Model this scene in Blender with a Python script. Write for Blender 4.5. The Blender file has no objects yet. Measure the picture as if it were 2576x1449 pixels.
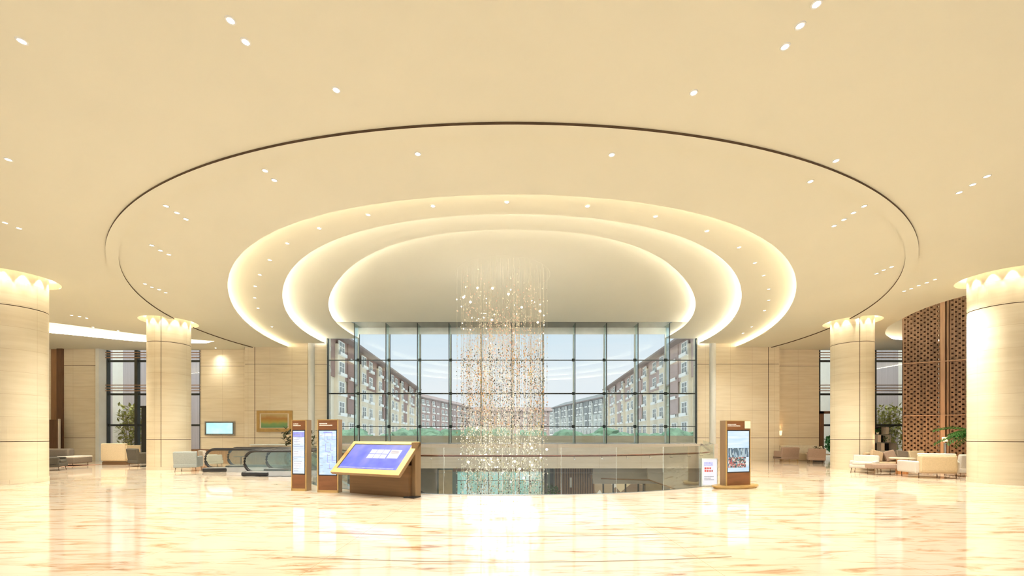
import bpy, bmesh, math, random
from mathutils import Vector, Matrix
from mathutils.geometry import tessellate_polygon
PI = math.pi
S = bpy.context.scene
COL = S.collection
random.seed(7)

# ------------------------------------------------------------------ camera
cd = bpy.data.cameras.new('camera'); cam = bpy.data.objects.new('camera', cd); COL.objects.link(cam)
cam.location = (0, 0, 1.6); cam.rotation_euler = (PI / 2, 0, 0)
cd.sensor_width = 36; cd.lens = 36 * 1050 / 2576; cd.shift_y = 367.5 / 2576
cd.clip_start = .05; cd.clip_end = 1500
S.camera = cam
# ------------------------------------------------------------------ world
W = bpy.data.worlds.new('sky'); S.world = W; W.use_nodes = True
nt = W.node_tree; bg = nt.nodes['Background']
tc = nt.nodes.new('ShaderNodeTexCoord'); sp = nt.nodes.new('ShaderNodeSeparateXYZ')
nt.links.new(tc.outputs['Generated'], sp.inputs[0])
rp = nt.nodes.new('ShaderNodeValToRGB'); nt.links.new(sp.outputs['Z'], rp.inputs[0])
rp.color_ramp.elements[0].position = 0; rp.color_ramp.elements[0].color = (.93, .96, 1, 1)
rp.color_ramp.elements[1].position = .45; rp.color_ramp.elements[1].color = (.50, .80, 1, 1)
e = rp.color_ramp.elements.new(.12); e.color = (.84, .93, 1, 1)
mp = nt.nodes.new('ShaderNodeMapping'); mp.inputs['Scale'].default_value = (1, 1, 6)
nz = nt.nodes.new('ShaderNodeTexNoise'); nz.inputs['Scale'].default_value = 2.2; nz.inputs['Detail'].default_value = 3
nt.links.new(tc.outputs['Generated'], mp.inputs[0]); nt.links.new(mp.outputs[0], nz.inputs[0])
cr = nt.nodes.new('ShaderNodeValToRGB'); nt.links.new(nz.outputs[0], cr.inputs[0])
cr.color_ramp.elements[0].position = .46; cr.color_ramp.elements[0].color = (0, 0, 0, 1)
cr.color_ramp.elements[1].position = .72; cr.color_ramp.elements[1].color = (.5, .5, .5, 1)
mx = nt.nodes.new('ShaderNodeMixRGB'); mx.inputs[2].default_value = (.97, .98, 1, 1)
nt.links.new(cr.outputs[0], mx.inputs[0]); nt.links.new(rp.outputs[0], mx.inputs[1]); nt.links.new(mx.outputs[0], bg.inputs[0])
bg.inputs[1].default_value = 0.86
# ------------------------------------------------------------------ sun
sd = bpy.data.lights.new('sun', 'SUN'); sd.energy = 2.8; sd.angle = math.radians(60); sd.color = (1, .96, .92)
sun = bpy.data.objects.new('sun', sd); COL.objects.link(sun)
sun.rotation_euler = (math.radians(26), 0, math.radians(4))
# ------------------------------------------------------------------ exposure / tone
S.view_settings.view_transform = 'Standard'; S.view_settings.look = 'None'
S.view_settings.gamma = 1; S.view_settings.use_curve_mapping = False
S.view_settings.exposure = 0.18
S.cycles.max_bounces = 6; S.cycles.diffuse_bounces = 4; S.cycles.glossy_bounces = 3
S.cycles.transmission_bounces = 4; S.cycles.transparent_max_bounces = 24
S.cycles.caustics_reflective = False; S.cycles.caustics_refractive = False
S.cycles.sample_clamp_indirect = 6
S.cycles.use_denoising = True
S.cycles.use_adaptive_sampling = True; S.cycles.adaptive_threshold = .2; S.cycles.adaptive_min_samples = 16
SPOT_W = 95; WARM = (1, .95, .79); COVE = 17; CHAND_W = 20

# ------------------------------------------------------------------ materials
M = {}
def nodes(n):
    m = bpy.data.materials.new(n); m.use_nodes = True; M[n] = m
    return m, m.node_tree, m.node_tree.nodes['Principled BSDF']
def mat(n, col, rough=.5, metal=0, emit=0, ecol=None, var=0, scale=3, spec=None, stretch=(1, 1, 1), bump=0):
    m, t, b = nodes(n)
    c = (*col, 1)
    b.inputs['Base Color'].default_value = c; b.inputs['Roughness'].default_value = rough
    b.inputs['Metallic'].default_value = metal
    if spec is not None: b.inputs['Specular IOR Level'].default_value = spec
    if emit:
        b.inputs['Emission Color'].default_value = (*(ecol or col), 1); b.inputs['Emission Strength'].default_value = emit
    if var or bump:
        tcn = t.nodes.new('ShaderNodeTexCoord'); mpn = t.nodes.new('ShaderNodeMapping'); mpn.inputs['Scale'].default_value = stretch
        no = t.nodes.new('ShaderNodeTexNoise'); no.inputs['Scale'].default_value = scale; no.inputs['Detail'].default_value = 5
        t.links.new(tcn.outputs['Object'], mpn.inputs[0]); t.links.new(mpn.outputs[0], no.inputs[0])
        if var:
            r = t.nodes.new('ShaderNodeValToRGB'); r.color_ramp.elements[0].position = .3; r.color_ramp.elements[1].position = .7
            r.color_ramp.elements[0].color = (*[max(0, x * (1 - var)) for x in col], 1)
            r.color_ramp.elements[1].color = (*[min(1, x * (1 + var * .6)) for x in col], 1)
            t.links.new(no.outputs[0], r.inputs[0]); t.links.new(r.outputs[0], b.inputs['Base Color'])
        if bump:
            bp = t.nodes.new('ShaderNodeBump'); bp.inputs['Strength'].default_value = bump
            t.links.new(no.outputs[0], bp.inputs['Height']); t.links.new(bp.outputs[0], b.inputs['Normal'])
    return m
def glass(n, tint=(.975, .985, .98), refl=.08, rough=.02):
    m = bpy.data.materials.new(n); m.use_nodes = True; M[n] = m; t = m.node_tree
    t.nodes.clear(); o = t.nodes.new('ShaderNodeOutputMaterial')
    a = t.nodes.new('ShaderNodeBsdfTransparent'); a.inputs[0].default_value = (*tint, 1)
    g = t.nodes.new('ShaderNodeBsdfGlossy'); g.inputs['Roughness'].default_value = rough; g.inputs[0].default_value = (.9, .95, .95, 1)
    f = t.nodes.new('ShaderNodeLayerWeight'); f.inputs[0].default_value = .25
    mm = t.nodes.new('ShaderNodeMath'); mm.operation = 'MULTIPLY_ADD'; mm.inputs[1].default_value = .45; mm.inputs[2].default_value = refl * .3
    x = t.nodes.new('ShaderNodeMixShader')
    t.links.new(f.outputs['Fresnel'], mm.inputs[0]); t.links.new(mm.outputs[0], x.inputs[0])
    t.links.new(a.outputs[0], x.inputs[1]); t.links.new(g.outputs[0], x.inputs[2]); t.links.new(x.outputs[0], o.inputs[0])
    return m
def stone(n, c1, c2, mortar, w=1.3, h=.75, rough=.38, swap=True, cyl=False):
    """honed travertine panels: brick joints, fine horizontal bedding"""
    m, t, b = nodes(n)
    b.inputs['Roughness'].default_value = rough; b.inputs['Specular IOR Level'].default_value = .3
    tcn = t.nodes.new('ShaderNodeTexCoord'); sx = t.nodes.new('ShaderNodeSeparateXYZ'); cx = t.nodes.new('ShaderNodeCombineXYZ')
    t.links.new(tcn.outputs['Object'], sx.inputs[0])
    if cyl:
        at = t.nodes.new('ShaderNodeMath'); at.operation = 'ARCTAN2'
        t.links.new(sx.outputs[0], at.inputs[0]); t.links.new(sx.outputs[1], at.inputs[1]); t.links.new(at.outputs[0], cx.inputs[0])
    else:
        ad = t.nodes.new('ShaderNodeMath'); t.links.new(sx.outputs[0], ad.inputs[0]); t.links.new(sx.outputs[1], ad.inputs[1])
        t.links.new(ad.outputs[0], cx.inputs[0])
    t.links.new(sx.outputs[2], cx.inputs[1])
    br = t.nodes.new('ShaderNodeTexBrick'); br.inputs['Scale'].default_value = 1; br.offset = 0
    br.inputs['Brick Width'].default_value = w; br.inputs['Row Height'].default_value = h
    br.inputs['Mortar Size'].default_value = .006; br.inputs['Mortar Smooth'].default_value = .3
    br.inputs['Color1'].default_value = (*c1, 1); br.inputs['Color2'].default_value = (*c2, 1); br.inputs['Mortar'].default_value = (*mortar, 1)
    t.links.new(cx.outputs[0], br.inputs[0])
    mpn = t.nodes.new('ShaderNodeMapping'); mpn.inputs['Scale'].default_value = (.5, .5, 5)
    no = t.nodes.new('ShaderNodeTexNoise'); no.inputs['Scale'].default_value = 1.6; no.inputs['Detail'].default_value = 6
    t.links.new(tcn.outputs['Object'], mpn.inputs[0]); t.links.new(mpn.outputs[0], no.inputs[0])
    r = t.nodes.new('ShaderNodeValToRGB'); r.color_ramp.elements[0].position = .3; r.color_ramp.elements[1].position = .7
    r.color_ramp.elements[0].color = (.90, .88, .84, 1); r.color_ramp.elements[1].color = (1, 1, 1, 1)
    t.links.new(no.outputs[0], r.inputs[0])
    mu = t.nodes.new('ShaderNodeMixRGB'); mu.blend_type = 'MULTIPLY'; mu.inputs[0].default_value = 1
    t.links.new(br.outputs[0], mu.inputs[1]); t.links.new(r.outputs[0], mu.inputs[2]); t.links.new(mu.outputs[0], b.inputs['Base Color'])
def marble():
    m, t, b = nodes('marble')
    b.inputs['Roughness'].default_value = .06; b.inputs['Specular IOR Level'].default_value = .75
    tcn = t.nodes.new('ShaderNodeTexCoord')
    mpn = t.nodes.new('ShaderNodeMapping'); mpn.inputs['Rotation'].default_value = (0, 0, math.radians(38)); mpn.inputs['Scale'].default_value = (.6, 3.4, 1)
    t.links.new(tcn.outputs['Object'], mpn.inputs[0])
    n1 = t.nodes.new('ShaderNodeTexNoise'); n1.inputs['Scale'].default_value = 1.6; n1.inputs['Detail'].default_value = 9
    n1.inputs['Roughness'].default_value = .62; n1.inputs['Distortion'].default_value = 1.1
    t.links.new(mpn.outputs[0], n1.inputs[0])
    r1 = t.nodes.new('ShaderNodeValToRGB'); r1.color_ramp.elements[0].position = .33; r1.color_ramp.elements[1].position = .51
    r1.color_ramp.elements[0].color = (.42, .24, .13, 1); r1.color_ramp.elements[1].color = (.80, .715, .615, 1)
    el = r1.color_ramp.elements.new(.41); el.color = (.72, .52, .38, 1)
    t.links.new(n1.outputs[0], r1.inputs[0])
    n2 = t.nodes.new('ShaderNodeTexNoise'); n2.inputs['Scale'].default_value = .35; n2.inputs['Detail'].default_value = 3
    t.links.new(tcn.outputs['Object'], n2.inputs[0])
    r2 = t.nodes.new('ShaderNodeValToRGB'); r2.color_ramp.elements[0].position = .35; r2.color_ramp.elements[1].position = .65
    r2.color_ramp.elements[0].color = (1, .96, .90, 1); r2.color_ramp.elements[1].color = (1, 1, 1, 1)
    t.links.new(n2.outputs[0], r2.inputs[0])
    mu = t.nodes.new('ShaderNodeMixRGB'); mu.blend_type = 'MULTIPLY'; mu.inputs[0].default_value = 1
    t.links.new(r1.outputs[0], mu.inputs[1]); t.links.new(r2.outputs[0], mu.inputs[2])
    # fine slab joints
    br = t.nodes.new('ShaderNodeTexBrick'); br.offset = 0; br.inputs['Scale'].default_value = 1; br.inputs['Brick Width'].default_value = 2.4; br.inputs['Row Height'].default_value = 2.4
    br.inputs['Mortar Size'].default_value = .004; br.inputs['Color1'].default_value = (1, 1, 1, 1); br.inputs['Color2'].default_value = (.985, .975, .96, 1); br.inputs['Mortar'].default_value = (.78, .70, .58, 1)
    t.links.new(tcn.outputs['Object'], br.inputs[0])
    m2 = t.nodes.new('ShaderNodeMixRGB'); m2.blend_type = 'MULTIPLY'; m2.inputs[0].default_value = 1
    t.links.new(mu.outputs[0], m2.inputs[1]); t.links.new(br.outputs[0], m2.inputs[2]); t.links.new(m2.outputs[0], b.inputs['Base Color'])
marble()
mat('ceiling', (.785, .775, .665), .9, var=.02, scale=.4, spec=.1)
mat('cove_paint', (.84, .81, .70), .9, var=.02, scale=.4, spec=.1)
mat('pocket', (.66, .67, .62), .8, var=.03)
stone('stone', (.87, .79, .64), (.85, .76, .60), (.60, .50, .36))
stone('stone_column', (.83, .76, .60), (.80, .72, .56), (.66, .56, .40), w=1.0472 * 1.5, cyl=True, h=.72)
stone('parapet_stone', (.88, .80, .72), (.86, .78, .70), (.62, .54, .44), w=2.4, h=1.4)
stone('cream_stone', (.86, .80, .64), (.83, .76, .60), (.7, .62, .48), w=1.5, h=.8)
mat('groove_tan', (.36, .25, .15), .15)
mat('groove', (.10, .06, .03), .8, var=.2)
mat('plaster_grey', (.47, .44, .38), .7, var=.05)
mat('white_paint', (.84, .86, .84), .45, var=.03)
mat('bronze', (.30, .19, .10), .42, .3, var=.12, scale=6, stretch=(1, 1, .2))
mat('gold_trim', (.56, .37, .14), .35, .45, var=.1, scale=5)
mat('brown_panel', (.23, .095, .038), .4, .25, var=.2, scale=2, stretch=(1, 1, 4))
mat('brown_box', (.22, .125, .06), .38, .35, var=.15, scale=2, stretch=(.3, .3, 8))
mat('black', (.015, .015, .018), .35, var=.1)
mat('dark_steel', (.055, .062, .06), .4, .5, var=.1)
mat('steel', (.55, .56, .55), .25, .9, var=.08)
mat('fin_edge', (.86, .92, .92), .25, var=.05)
mat('rail', (.17, .065, .04), .3, .3, var=.15)
mat('wood_lattice', (.34, .22, .145), .5, var=.28, scale=2, stretch=(4, 4, .3))
mat('wood_slat', (.52, .35, .24), .45, var=.15, scale=3, stretch=(4, 4, .3))
mat('dark_wood', (.16, .085, .045), .45, var=.25, scale=3, stretch=(5, 5, .4))
mat('brown_timber', (.38, .21, .11), .5, var=.2, scale=3, stretch=(5, 5, .4))
mat('fabric_taupe', (.20, .165, .13), .9, var=.12, scale=30, bump=.2)
mat('fabric_beige', (.62, .50, .33), .9, var=.08, scale=30, bump=.2)
mat('fabric_sand', (.50, .37, .24), .9, var=.10, scale=30, bump=.2)
mat('fabric_mauve', (.36, .255, .20), .9, var=.10, scale=30, bump=.2)
mat('fabric_pale', (.66, .61, .56), .9, var=.06, scale=30, bump=.2)
mat('fabric_blue', (.36, .40, .40), .85, var=.10, scale=30, bump=.2)
mat('fabric_dark', (.09, .08, .065), .9, var=.12, scale=30, bump=.2)
mat('rug', (.55, .33, .24), .95, var=.15, scale=8)
mat('leaf', (.05, .20, .035), .5, var=.4, scale=6)
mat('leaf_olive', (.45, .43, .12), .6, var=.35, scale=6)
mat('leaf_dark', (.06, .07, .03), .6, var=.4, scale=6)
mat('hedge', (.20, .33, .20), .8, var=.4, scale=1.5)
mat('pot', (.50, .42, .32), .5, var=.1)
mat('flower_white', (.85, .80, .68), .7, var=.1, scale=8)
mat('stone_table', (.75, .66, .50), .25, var=.1)
mat('copper', (.70, .33, .14), .3, .8, var=.1)
mat('cove_led', (1, .80, .52), .5, emit=COVE, ecol=(1, .87, .66))
mat('cove_led_pale', (1, .90, .75), .5, emit=COVE * 1.4, ecol=(1, .92, .80))
mat('ring_led', (1, .85, .6), .5, emit=9, ecol=(1, .86, .64))
mat('lamp_lens', (1, .95, .85), .5, emit=14, ecol=(1, .92, .76))
mat('lamp_shade', (1, .9, .7), .6, emit=1.2, ecol=(1, .82, .50))
mat('spark', (1, .93, .75), .5, emit=5, ecol=(1, .88, .66))
mat('crystal_amber', (.80, .45, .22), .25, .3, var=.25)
mat('crystal_smoke', (.14, .145, .14), .2, .4, var=.25)
mat('crystal_pearl', (.85, .80, .68), .2, .1, var=.1)
mat('crystal_rose', (.85, .60, .52), .3, .2, var=.15)
mat('crystal_olive', (.38, .33, .12), .3, .2, var=.15)
mat('wire', (.70, .66, .56), .4, .3, var=.05)
mat('roof', (.16, .13, .13), .8, var=.2, scale=.5)
mat('eave', (.30, .23, .20), .8, var=.15)
mat('facade_cream', (.80, .69, .52), .85, var=.10, scale=.4)
mat('facade_brown', (.34, .21, .17), .85, var=.15, scale=.4)
mat('facade_pink', (.52, .38, .33), .85, var=.12, scale=.4)
mat('facade_grey', (.60, .60, .54), .85, var=.12, scale=.4)
mat('mansard_grey', (.30, .30, .28), .85, var=.2, scale=.6)
mat('mansard_brown', (.45, .33, .29), .85, var=.2, scale=.6)
mat('win_dark', (.25, .27, .26), .2, .2, var=.2, scale=.7)
mat('win_white', (.86, .83, .76), .6, var=.05)
mat('ground', (.85, .86, .86), .8, var=.1)
mat('curtain', (.56, .50, .50), .9, var=.14, scale=2, stretch=(8, 8, .1))
mat('outer_white', (.93, .90, .80), .8, var=.04)
mat('timber_far', (.30, .18, .11), .7, var=.4, scale=5, stretch=(6, 6, .5))
mat('teal_bright', (.32, .62, .54), .3, var=.35, scale=1.6)
mat('beige_panel', (.80, .62, .34), .6, var=.1)
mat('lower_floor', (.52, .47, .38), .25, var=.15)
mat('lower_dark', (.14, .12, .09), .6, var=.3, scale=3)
mat('cream_card', (.86, .79, .60), .6, var=.03)
mat('text_white', (.9, .9, .88), .6)
mat('text_red', (.75, .12, .10), .6)
mat('text_grey', (.35, .35, .45), .6)
glass('glass', refl=.05); glass('glass_fin', (.88, .95, .94), .2); glass('glass_rail', (.96, .98, .97), .10)
glass('glass_escalator', (.88, .94, .92), .15)
def screen(n, cols, scale, emit=1.0, stretch=(1, 1, 1), vor=False):
    m, t, b = nodes(n)
    b.inputs['Base Color'].default_value = (.02, .02, .02, 1); b.inputs['Roughness'].default_value = .35; b.inputs['Specular IOR Level'].default_value = .15
    tcn = t.nodes.new('ShaderNodeTexCoord'); mpn = t.nodes.new('ShaderNodeMapping'); mpn.inputs['Scale'].default_value = stretch
    no = t.nodes.new('ShaderNodeTexVoronoi' if vor else 'ShaderNodeTexNoise'); no.inputs['Scale'].default_value = scale
    t.links.new(tcn.outputs['Object'], mpn.inputs[0]); t.links.new(mpn.outputs[0], no.inputs[0])
    r = t.nodes.new('ShaderNodeValToRGB'); r.color_ramp.interpolation = 'CONSTANT' if vor else 'LINEAR'
    k = len(cols)
    while len(r.color_ramp.elements) < k: r.color_ramp.elements.new(.5)
    for i, c in enumerate(cols):
        r.color_ramp.elements[i].position = (.3 + .4 * i / max(1, k - 1)) if not vor else i / k; r.color_ramp.elements[i].color = (*c, 1)
    if vor:
        sx = t.nodes.new('ShaderNodeSeparateColor'); t.links.new(no.outputs['Color'], sx.inputs[0]); t.links.new(sx.outputs[0], r.inputs[0])
    else: t.links.new(no.outputs[0], r.inputs[0])
    t.links.new(r.outputs[0], b.inputs['Emission Color']); b.inputs['Emission Strength'].default_value = emit
screen('scr_blue', [(.10, .12, .80), (.16, .20, .85), (.28, .28, .90)], 2, 1.0)
screen('scr_map', [(.55, .70, .95), (.62, .80, .98), (.80, .90, 1)], 5, .95, (1, 1, 3))
screen('scr_list', [(.66, .78, 1), (.86, .93, 1), (.45, .60, .95)], 5, .95, (.1, .1, 5))
screen('scr_sky', [(.55, .75, .98), (.80, .90, 1)], 3, .95, (.5, .5, 4))
screen('scr_photo', [(.05, .07, .10), (.5, .12, .12), (.22, .35, .38), (.75, .65, .55), (.10, .16, .12), (.60, .25, .2)], 26, .9, vor=True)
screen('scr_town', [(.10, .16, .24), (.30, .42, .50), (.55, .66, .68), (.12, .18, .22)], 14, .9, (2, 2, .6), vor=True)
screen('scr_tile', [(.75, .80, .95), (1, 1, 1)], 9, .95)
screen('scr_purple', [(.35, .35, .90), (.55, .55, .95)], 9, .9)
screen('scr_cyan', [(.45, .95, .98), (.70, 1, 1)], 1.5, 1.0)
screen('poster_white', [(.90, .88, .92), (1, .98, 1)], 2, .9)
screen('scr_teal', [(.20, .50, .42), (.42, .85, .78), (.65, .92, .90), (.30, .62, .52)], 1.3, .75, (1, 1, .6), vor=True)
screen('warm_shop', [(.50, .36, .20), (.85, .66, .38), (.95, .88, .70), (.30, .20, .12)], 1.2, .55, (1, 1, .5), vor=True)
def painting():
    m, t, b = nodes('painting'); b.inputs['Roughness'].default_value = .6
    tcn = t.nodes.new('ShaderNodeTexCoord'); sx = t.nodes.new('ShaderNodeSeparateXYZ'); t.links.new(tcn.outputs['Object'], sx.inputs[0])
    no = t.nodes.new('ShaderNodeTexNoise'); no.inputs['Scale'].default_value = 3; no.inputs['Detail'].default_value = 6
    t.links.new(tcn.outputs['Object'], no.inputs[0])
    ma = t.nodes.new('ShaderNodeMath'); ma.operation = 'MULTIPLY_ADD'; ma.inputs[1].default_value = .35; t.links.new(no.outputs[0], ma.inputs[0])
    m2 = t.nodes.new('ShaderNodeMath'); m2.operation = 'MULTIPLY_ADD'; m2.inputs[1].default_value = 1.1; m2.inputs[2].default_value = -.24; t.links.new(sx.outputs[2], m2.inputs[0]); t.links.new(m2.outputs[0], ma.inputs[2])
    r = t.nodes.new('ShaderNodeValToRGB'); cols = [(.12, .28, .13), (.20, .34, .13), (.42, .33, .08), (.40, .20, .06), (.48, .36, .16)]
    while len(r.color_ramp.elements) < 5: r.color_ramp.elements.new(.5)
    for i, c in enumerate(cols): r.color_ramp.elements[i].position = (.2, .42, .55, .8, 1.0)[i]; r.color_ramp.elements[i].color = (*c, 1)
    t.links.new(ma.outputs[0], r.inputs[0]); t.links.new(r.outputs[0], b.inputs['Base Color'])
painting()

# ------------------------------------------------------------------ mesh helpers
class MB:
    def __init__(s): s.v = []; s.f = []; s.m = []; s.mi = 0
    def add(s, vs, fs):
        n = len(s.v); s.v += [tuple(v) for v in vs]; s.f += [tuple(i + n for i in f) for f in fs]; s.m += [s.mi] * len(fs); return s
    def box(s, x0, x1, y0, y1, z0, z1, mtx=None):
        vs = [(x, y, z) for x in (x0, x1) for y in (y0, y1) for z in (z0, z1)]
        if mtx is not None: vs = [mtx @ Vector(v) for v in vs]
        return s.add(vs, [(0, 1, 3, 2), (4, 6, 7, 5), (0, 4, 5, 1), (2, 3, 7, 6), (0, 2, 6, 4), (1, 5, 7, 3)])
    def prism(s, pts, z0, z1):
        """closed plan polygon extruded from z0 to z1"""
        n = len(pts); lo = [(p[0], p[1], z0) for p in pts]; hi = [(p[0], p[1], z1) for p in pts]
        tri = tessellate_polygon([[Vector(p) for p in lo]])
        fs = [(i, (i + 1) % n, (i + 1) % n + n, i + n) for i in range(n)]
        fs += [tuple(t) for t in tri] + [tuple(i + n for i in t) for t in tri]
        return s.add(lo + hi, fs)
    def ribbon(s, path, z0, z1):
        n = len(path); vs = [(p[0], p[1], z0) for p in path] + [(p[0], p[1], z1) for p in path]
        return s.add(vs, [(i, i + 1, i + 1 + n, i + n) for i in range(n - 1)])
    def tube(s, path, r, seg=8, cap=True):
        path = [Vector(p) for p in path]; vs = []; n = len(path); up = None
        for i, p in enumerate(path):
            d = (path[min(i + 1, n - 1)] - path[max(i - 1, 0)]).normalized()
            if up is None or abs(up.dot(d)) > .99: up = Vector((0, 0, 1)) if abs(d.z) < .9 else Vector((0, 1, 0))
            a = d.cross(up).normalized(); b = d.cross(a).normalized(); up = b if abs(d.z) > .9 else up
            rr = r[i] if isinstance(r, (list, tuple)) else r
            vs += [p + rr * (math.cos(2 * PI * k / seg) * a + math.sin(2 * PI * k / seg) * b) for k in range(seg)]
        fs = [(i * seg + k, i * seg + (k + 1) % seg, (i + 1) * seg + (k + 1) % seg, (i + 1) * seg + k) for i in range(n - 1) for k in range(seg)]
        if cap: fs += [tuple(range(seg)), tuple((n - 1) * seg + k for k in range(seg))]
        return s.add(vs, fs)
    def lathe(s, prof, seg=24, c=(0, 0, 0), cap=True, a0=0, a1=2 * PI):
        n = len(prof); full = abs(a1 - a0 - 2 * PI) < 1e-6; m = seg if full else seg + 1
        vs = [(c[0] + r * math.cos(a0 + (a1 - a0) * k / seg), c[1] + r * math.sin(a0 + (a1 - a0) * k / seg), c[2] + z) for r, z in prof for k in range(m)]
        fs = [(i * m + k, i * m + (k + 1) % m, (i + 1) * m + (k + 1) % m, (i + 1) * m + k) for i in range(n - 1) for k in range(seg)]
        if cap and full: fs += [tuple(range(m)), tuple((n - 1) * m + k for k in range(m))]
        return s.add(vs, fs)
    def cushion(s, x0, x1, y0, y1, z0, z1, r=.06, mtx=None):
        """soft box: rounded edges"""
        vs = []; cx, cy, cz = (x0 + x1) / 2, (y0 + y1) / 2, (z0 + z1) / 2; hx, hy, hz = (x1 - x0) / 2, (y1 - y0) / 2, (z1 - z0) / 2
        r = min(r, hx * .9, hy * .9, hz * .9); bm = bmesh.new(); bmesh.ops.create_cube(bm, size=2)
        for v in bm.verts: v.co = Vector((v.co.x * hx, v.co.y * hy, v.co.z * hz))
        bmesh.ops.bevel(bm, geom=bm.edges[:], offset=r, segments=3, profile=.6, affect='EDGES')
        T = Matrix.Translation((cx, cy, cz)); T = (mtx @ T) if mtx is not None else T
        vs = [T @ v.co for v in bm.verts]; bm.verts.index_update(); fs = [tuple(v.index for v in f.verts) for f in bm.faces]; bm.free()
        return s.add(vs, fs)
    def blob(s, c, rx, ry, rz, seed=0, rough=.25, sub=2):
        rnd = random.Random(seed); bm = bmesh.new(); bmesh.ops.create_icosphere(bm, subdivisions=sub, radius=1)
        for v in bm.verts:
            k = 1 + rnd.uniform(-rough, rough); v.co = Vector((c[0] + v.co.x * rx * k, c[1] + v.co.y * ry * k, c[2] + v.co.z * rz * k))
        bm.verts.index_update(); s.add([v.co.copy() for v in bm.verts], [tuple(v.index for v in f.verts) for f in bm.faces]); bm.free(); return s
    def build(s, name, mats, parent=None, smooth=False, loc=None, rotz=0):
        me = bpy.data.meshes.new(name); me.from_pydata(s.v, [], s.f)
        bm = bmesh.new(); bm.from_mesh(me); bmesh.ops.recalc_face_normals(bm, faces=bm.faces[:]); bm.to_mesh(me); bm.free()
        if isinstance(mats, str): mats = [mats]
        for m in mats: me.materials.append(M[m])
        me.polygons.foreach_set('material_index', s.m)
        if smooth: me.polygons.foreach_set('use_smooth', [True] * len(me.polygons))
        o = bpy.data.objects.new(name, me); COL.objects.link(o)
        if parent: o.parent = parent
        if loc: o.location = loc
        o.rotation_euler.z = rotz
        return o
def tag(o, label, cat, group=None, kind=None):
    if label: o['label'] = label
    if cat: o['category'] = cat
    if group: o['group'] = group
    if kind: o['kind'] = kind
    return o
def thing(name, label, cat, loc=(0, 0, 0), rotz=0, group=None):
    o = bpy.data.objects.new(name, None); COL.objects.link(o); o.location = loc; o.rotation_euler.z = rotz
    o.empty_display_size = .1
    return tag(o, label, cat, group)
def struct(o, label=None):
    o['kind'] = 'structure'
    if label: o['label'] = label
    return o
def dup(root, loc=None, rotz=None, label=None, group=None):
    r = root.copy(); COL.objects.link(r)
    if loc is not None: r.location = loc
    if rotz is not None: r.rotation_euler.z = rotz
    if label: r['label'] = label
    if group: r['group'] = group
    for ch in list(root.children):
        c = ch.copy(); COL.objects.link(c); c.parent = r
        for g in ch.children:
            d = g.copy(); COL.objects.link(d); d.parent = c
    return r
def spot(parent, loc, power, size=120, blend=1, color=WARM, radius=.05, rot=None):
    l = bpy.data.lights.new('lamp', 'SPOT'); l.energy = power; l.spot_size = math.radians(size); l.spot_blend = blend
    l.color = color; l.shadow_soft_size = radius
    o = bpy.data.objects.new('lamp', l); COL.objects.link(o); o.parent = parent; o.location = loc
    if rot: o.rotation_euler = rot
    return o
def spline(pts, n=8):
    """Catmull-Rom through plan points"""
    P = [Vector(p) for p in pts]; out = []
    for i in range(len(P) - 1):
        p0, p1, p2, p3 = P[max(i - 1, 0)], P[i], P[i + 1], P[min(i + 2, len(P) - 1)]
        for k in range(n):
            t = k / n
            out.append(.5 * ((2 * p1) + (p2 - p0) * t + (2 * p0 - 5 * p1 + 4 * p2 - p3) * t * t + (3 * p1 - p0 - 3 * p2 + p3) * t ** 3))
    out.append(P[-1]); return out

# ------------------------------------------------------------------ ceiling plan
F = 1050.0
ZE = 1.6
Z0, Z1, Z2, Z3 = ZE + 5.16, ZE + 5.38, ZE + 5.66, ZE + 5.92
GY = 24.75                                # plane of the great window and the main rear wall
CURV = {'o': (18, [14.8008, -3.9704, -.1726, .2734, -.1086]),
        'c1': (17.5, [13.3319, -6.1559, 1.6803, -.2703, -.0797]),
        'c2': (17, [11.2412, -5.9101, 1.9119, -.4479, -.004]),
        'c3': (16.5, [9.0307, -5.5464, 1.9069, -.4416, .0006])}
def curve(k, off=0, ymax=GY, n=220):
    """plan curve from its right end at ymax, round the near side, to the left end"""
    yc, a = CURV[k]; out = []
    for i in range(-n, n + 1):
        t = -i / n * PI * .80
        r = sum(a[j] * math.cos(j * t) for j in range(5)) + off
        out.append((r * math.sin(t), yc - r * math.cos(t)))
    res = [p for p in out if p[1] < ymax]
    def end(idx, nb):
        a_, b_ = idx, nb
        f = (ymax - b_[1]) / (a_[1] - b_[1]) if a_[1] != b_[1] else 0
        return (b_[0] + (a_[0] - b_[0]) * f, ymax)
    i0 = out.index(res[0]); i1 = out.index(res[-1])
    if i0 > 0: res.insert(0, end(out[i0 - 1], out[i0]))
    if i1 < len(out) - 1: res.append(end(out[i1 + 1], out[i1]))
    return res
def circ(cx, cy, r, n=40): return [(cx + r * math.cos(2 * PI * k / n), cy + r * math.sin(2 * PI * k / n)) for k in range(n)]
def slab(name, loops, z, m, label=None, thick=0):
    """flat sheet with holes; loops[0] outer"""
    bm = bmesh.new()
    for lp in loops:
        vs = [bm.verts.new((p[0], p[1], z)) for p in lp]
        for i in range(len(vs)): bm.edges.new((vs[i], vs[(i + 1) % len(vs)]))
    bmesh.ops.triangle_fill(bm, use_beauty=True, use_dissolve=False, edges=bm.edges[:])
    me = bpy.data.meshes.new(name); bm.to_mesh(me); bm.free(); me.materials.append(M[m])
    o = bpy.data.objects.new(name, me); COL.objects.link(o); return struct(o, label)
COLS = [(-16.55, 13.85), (16.15, 13.75), (-15.8, 19.25), (15.68, 19.25)]
CR = .80; HALO = .30
XB, YB, YF = 30, -9, 25.7
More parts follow.
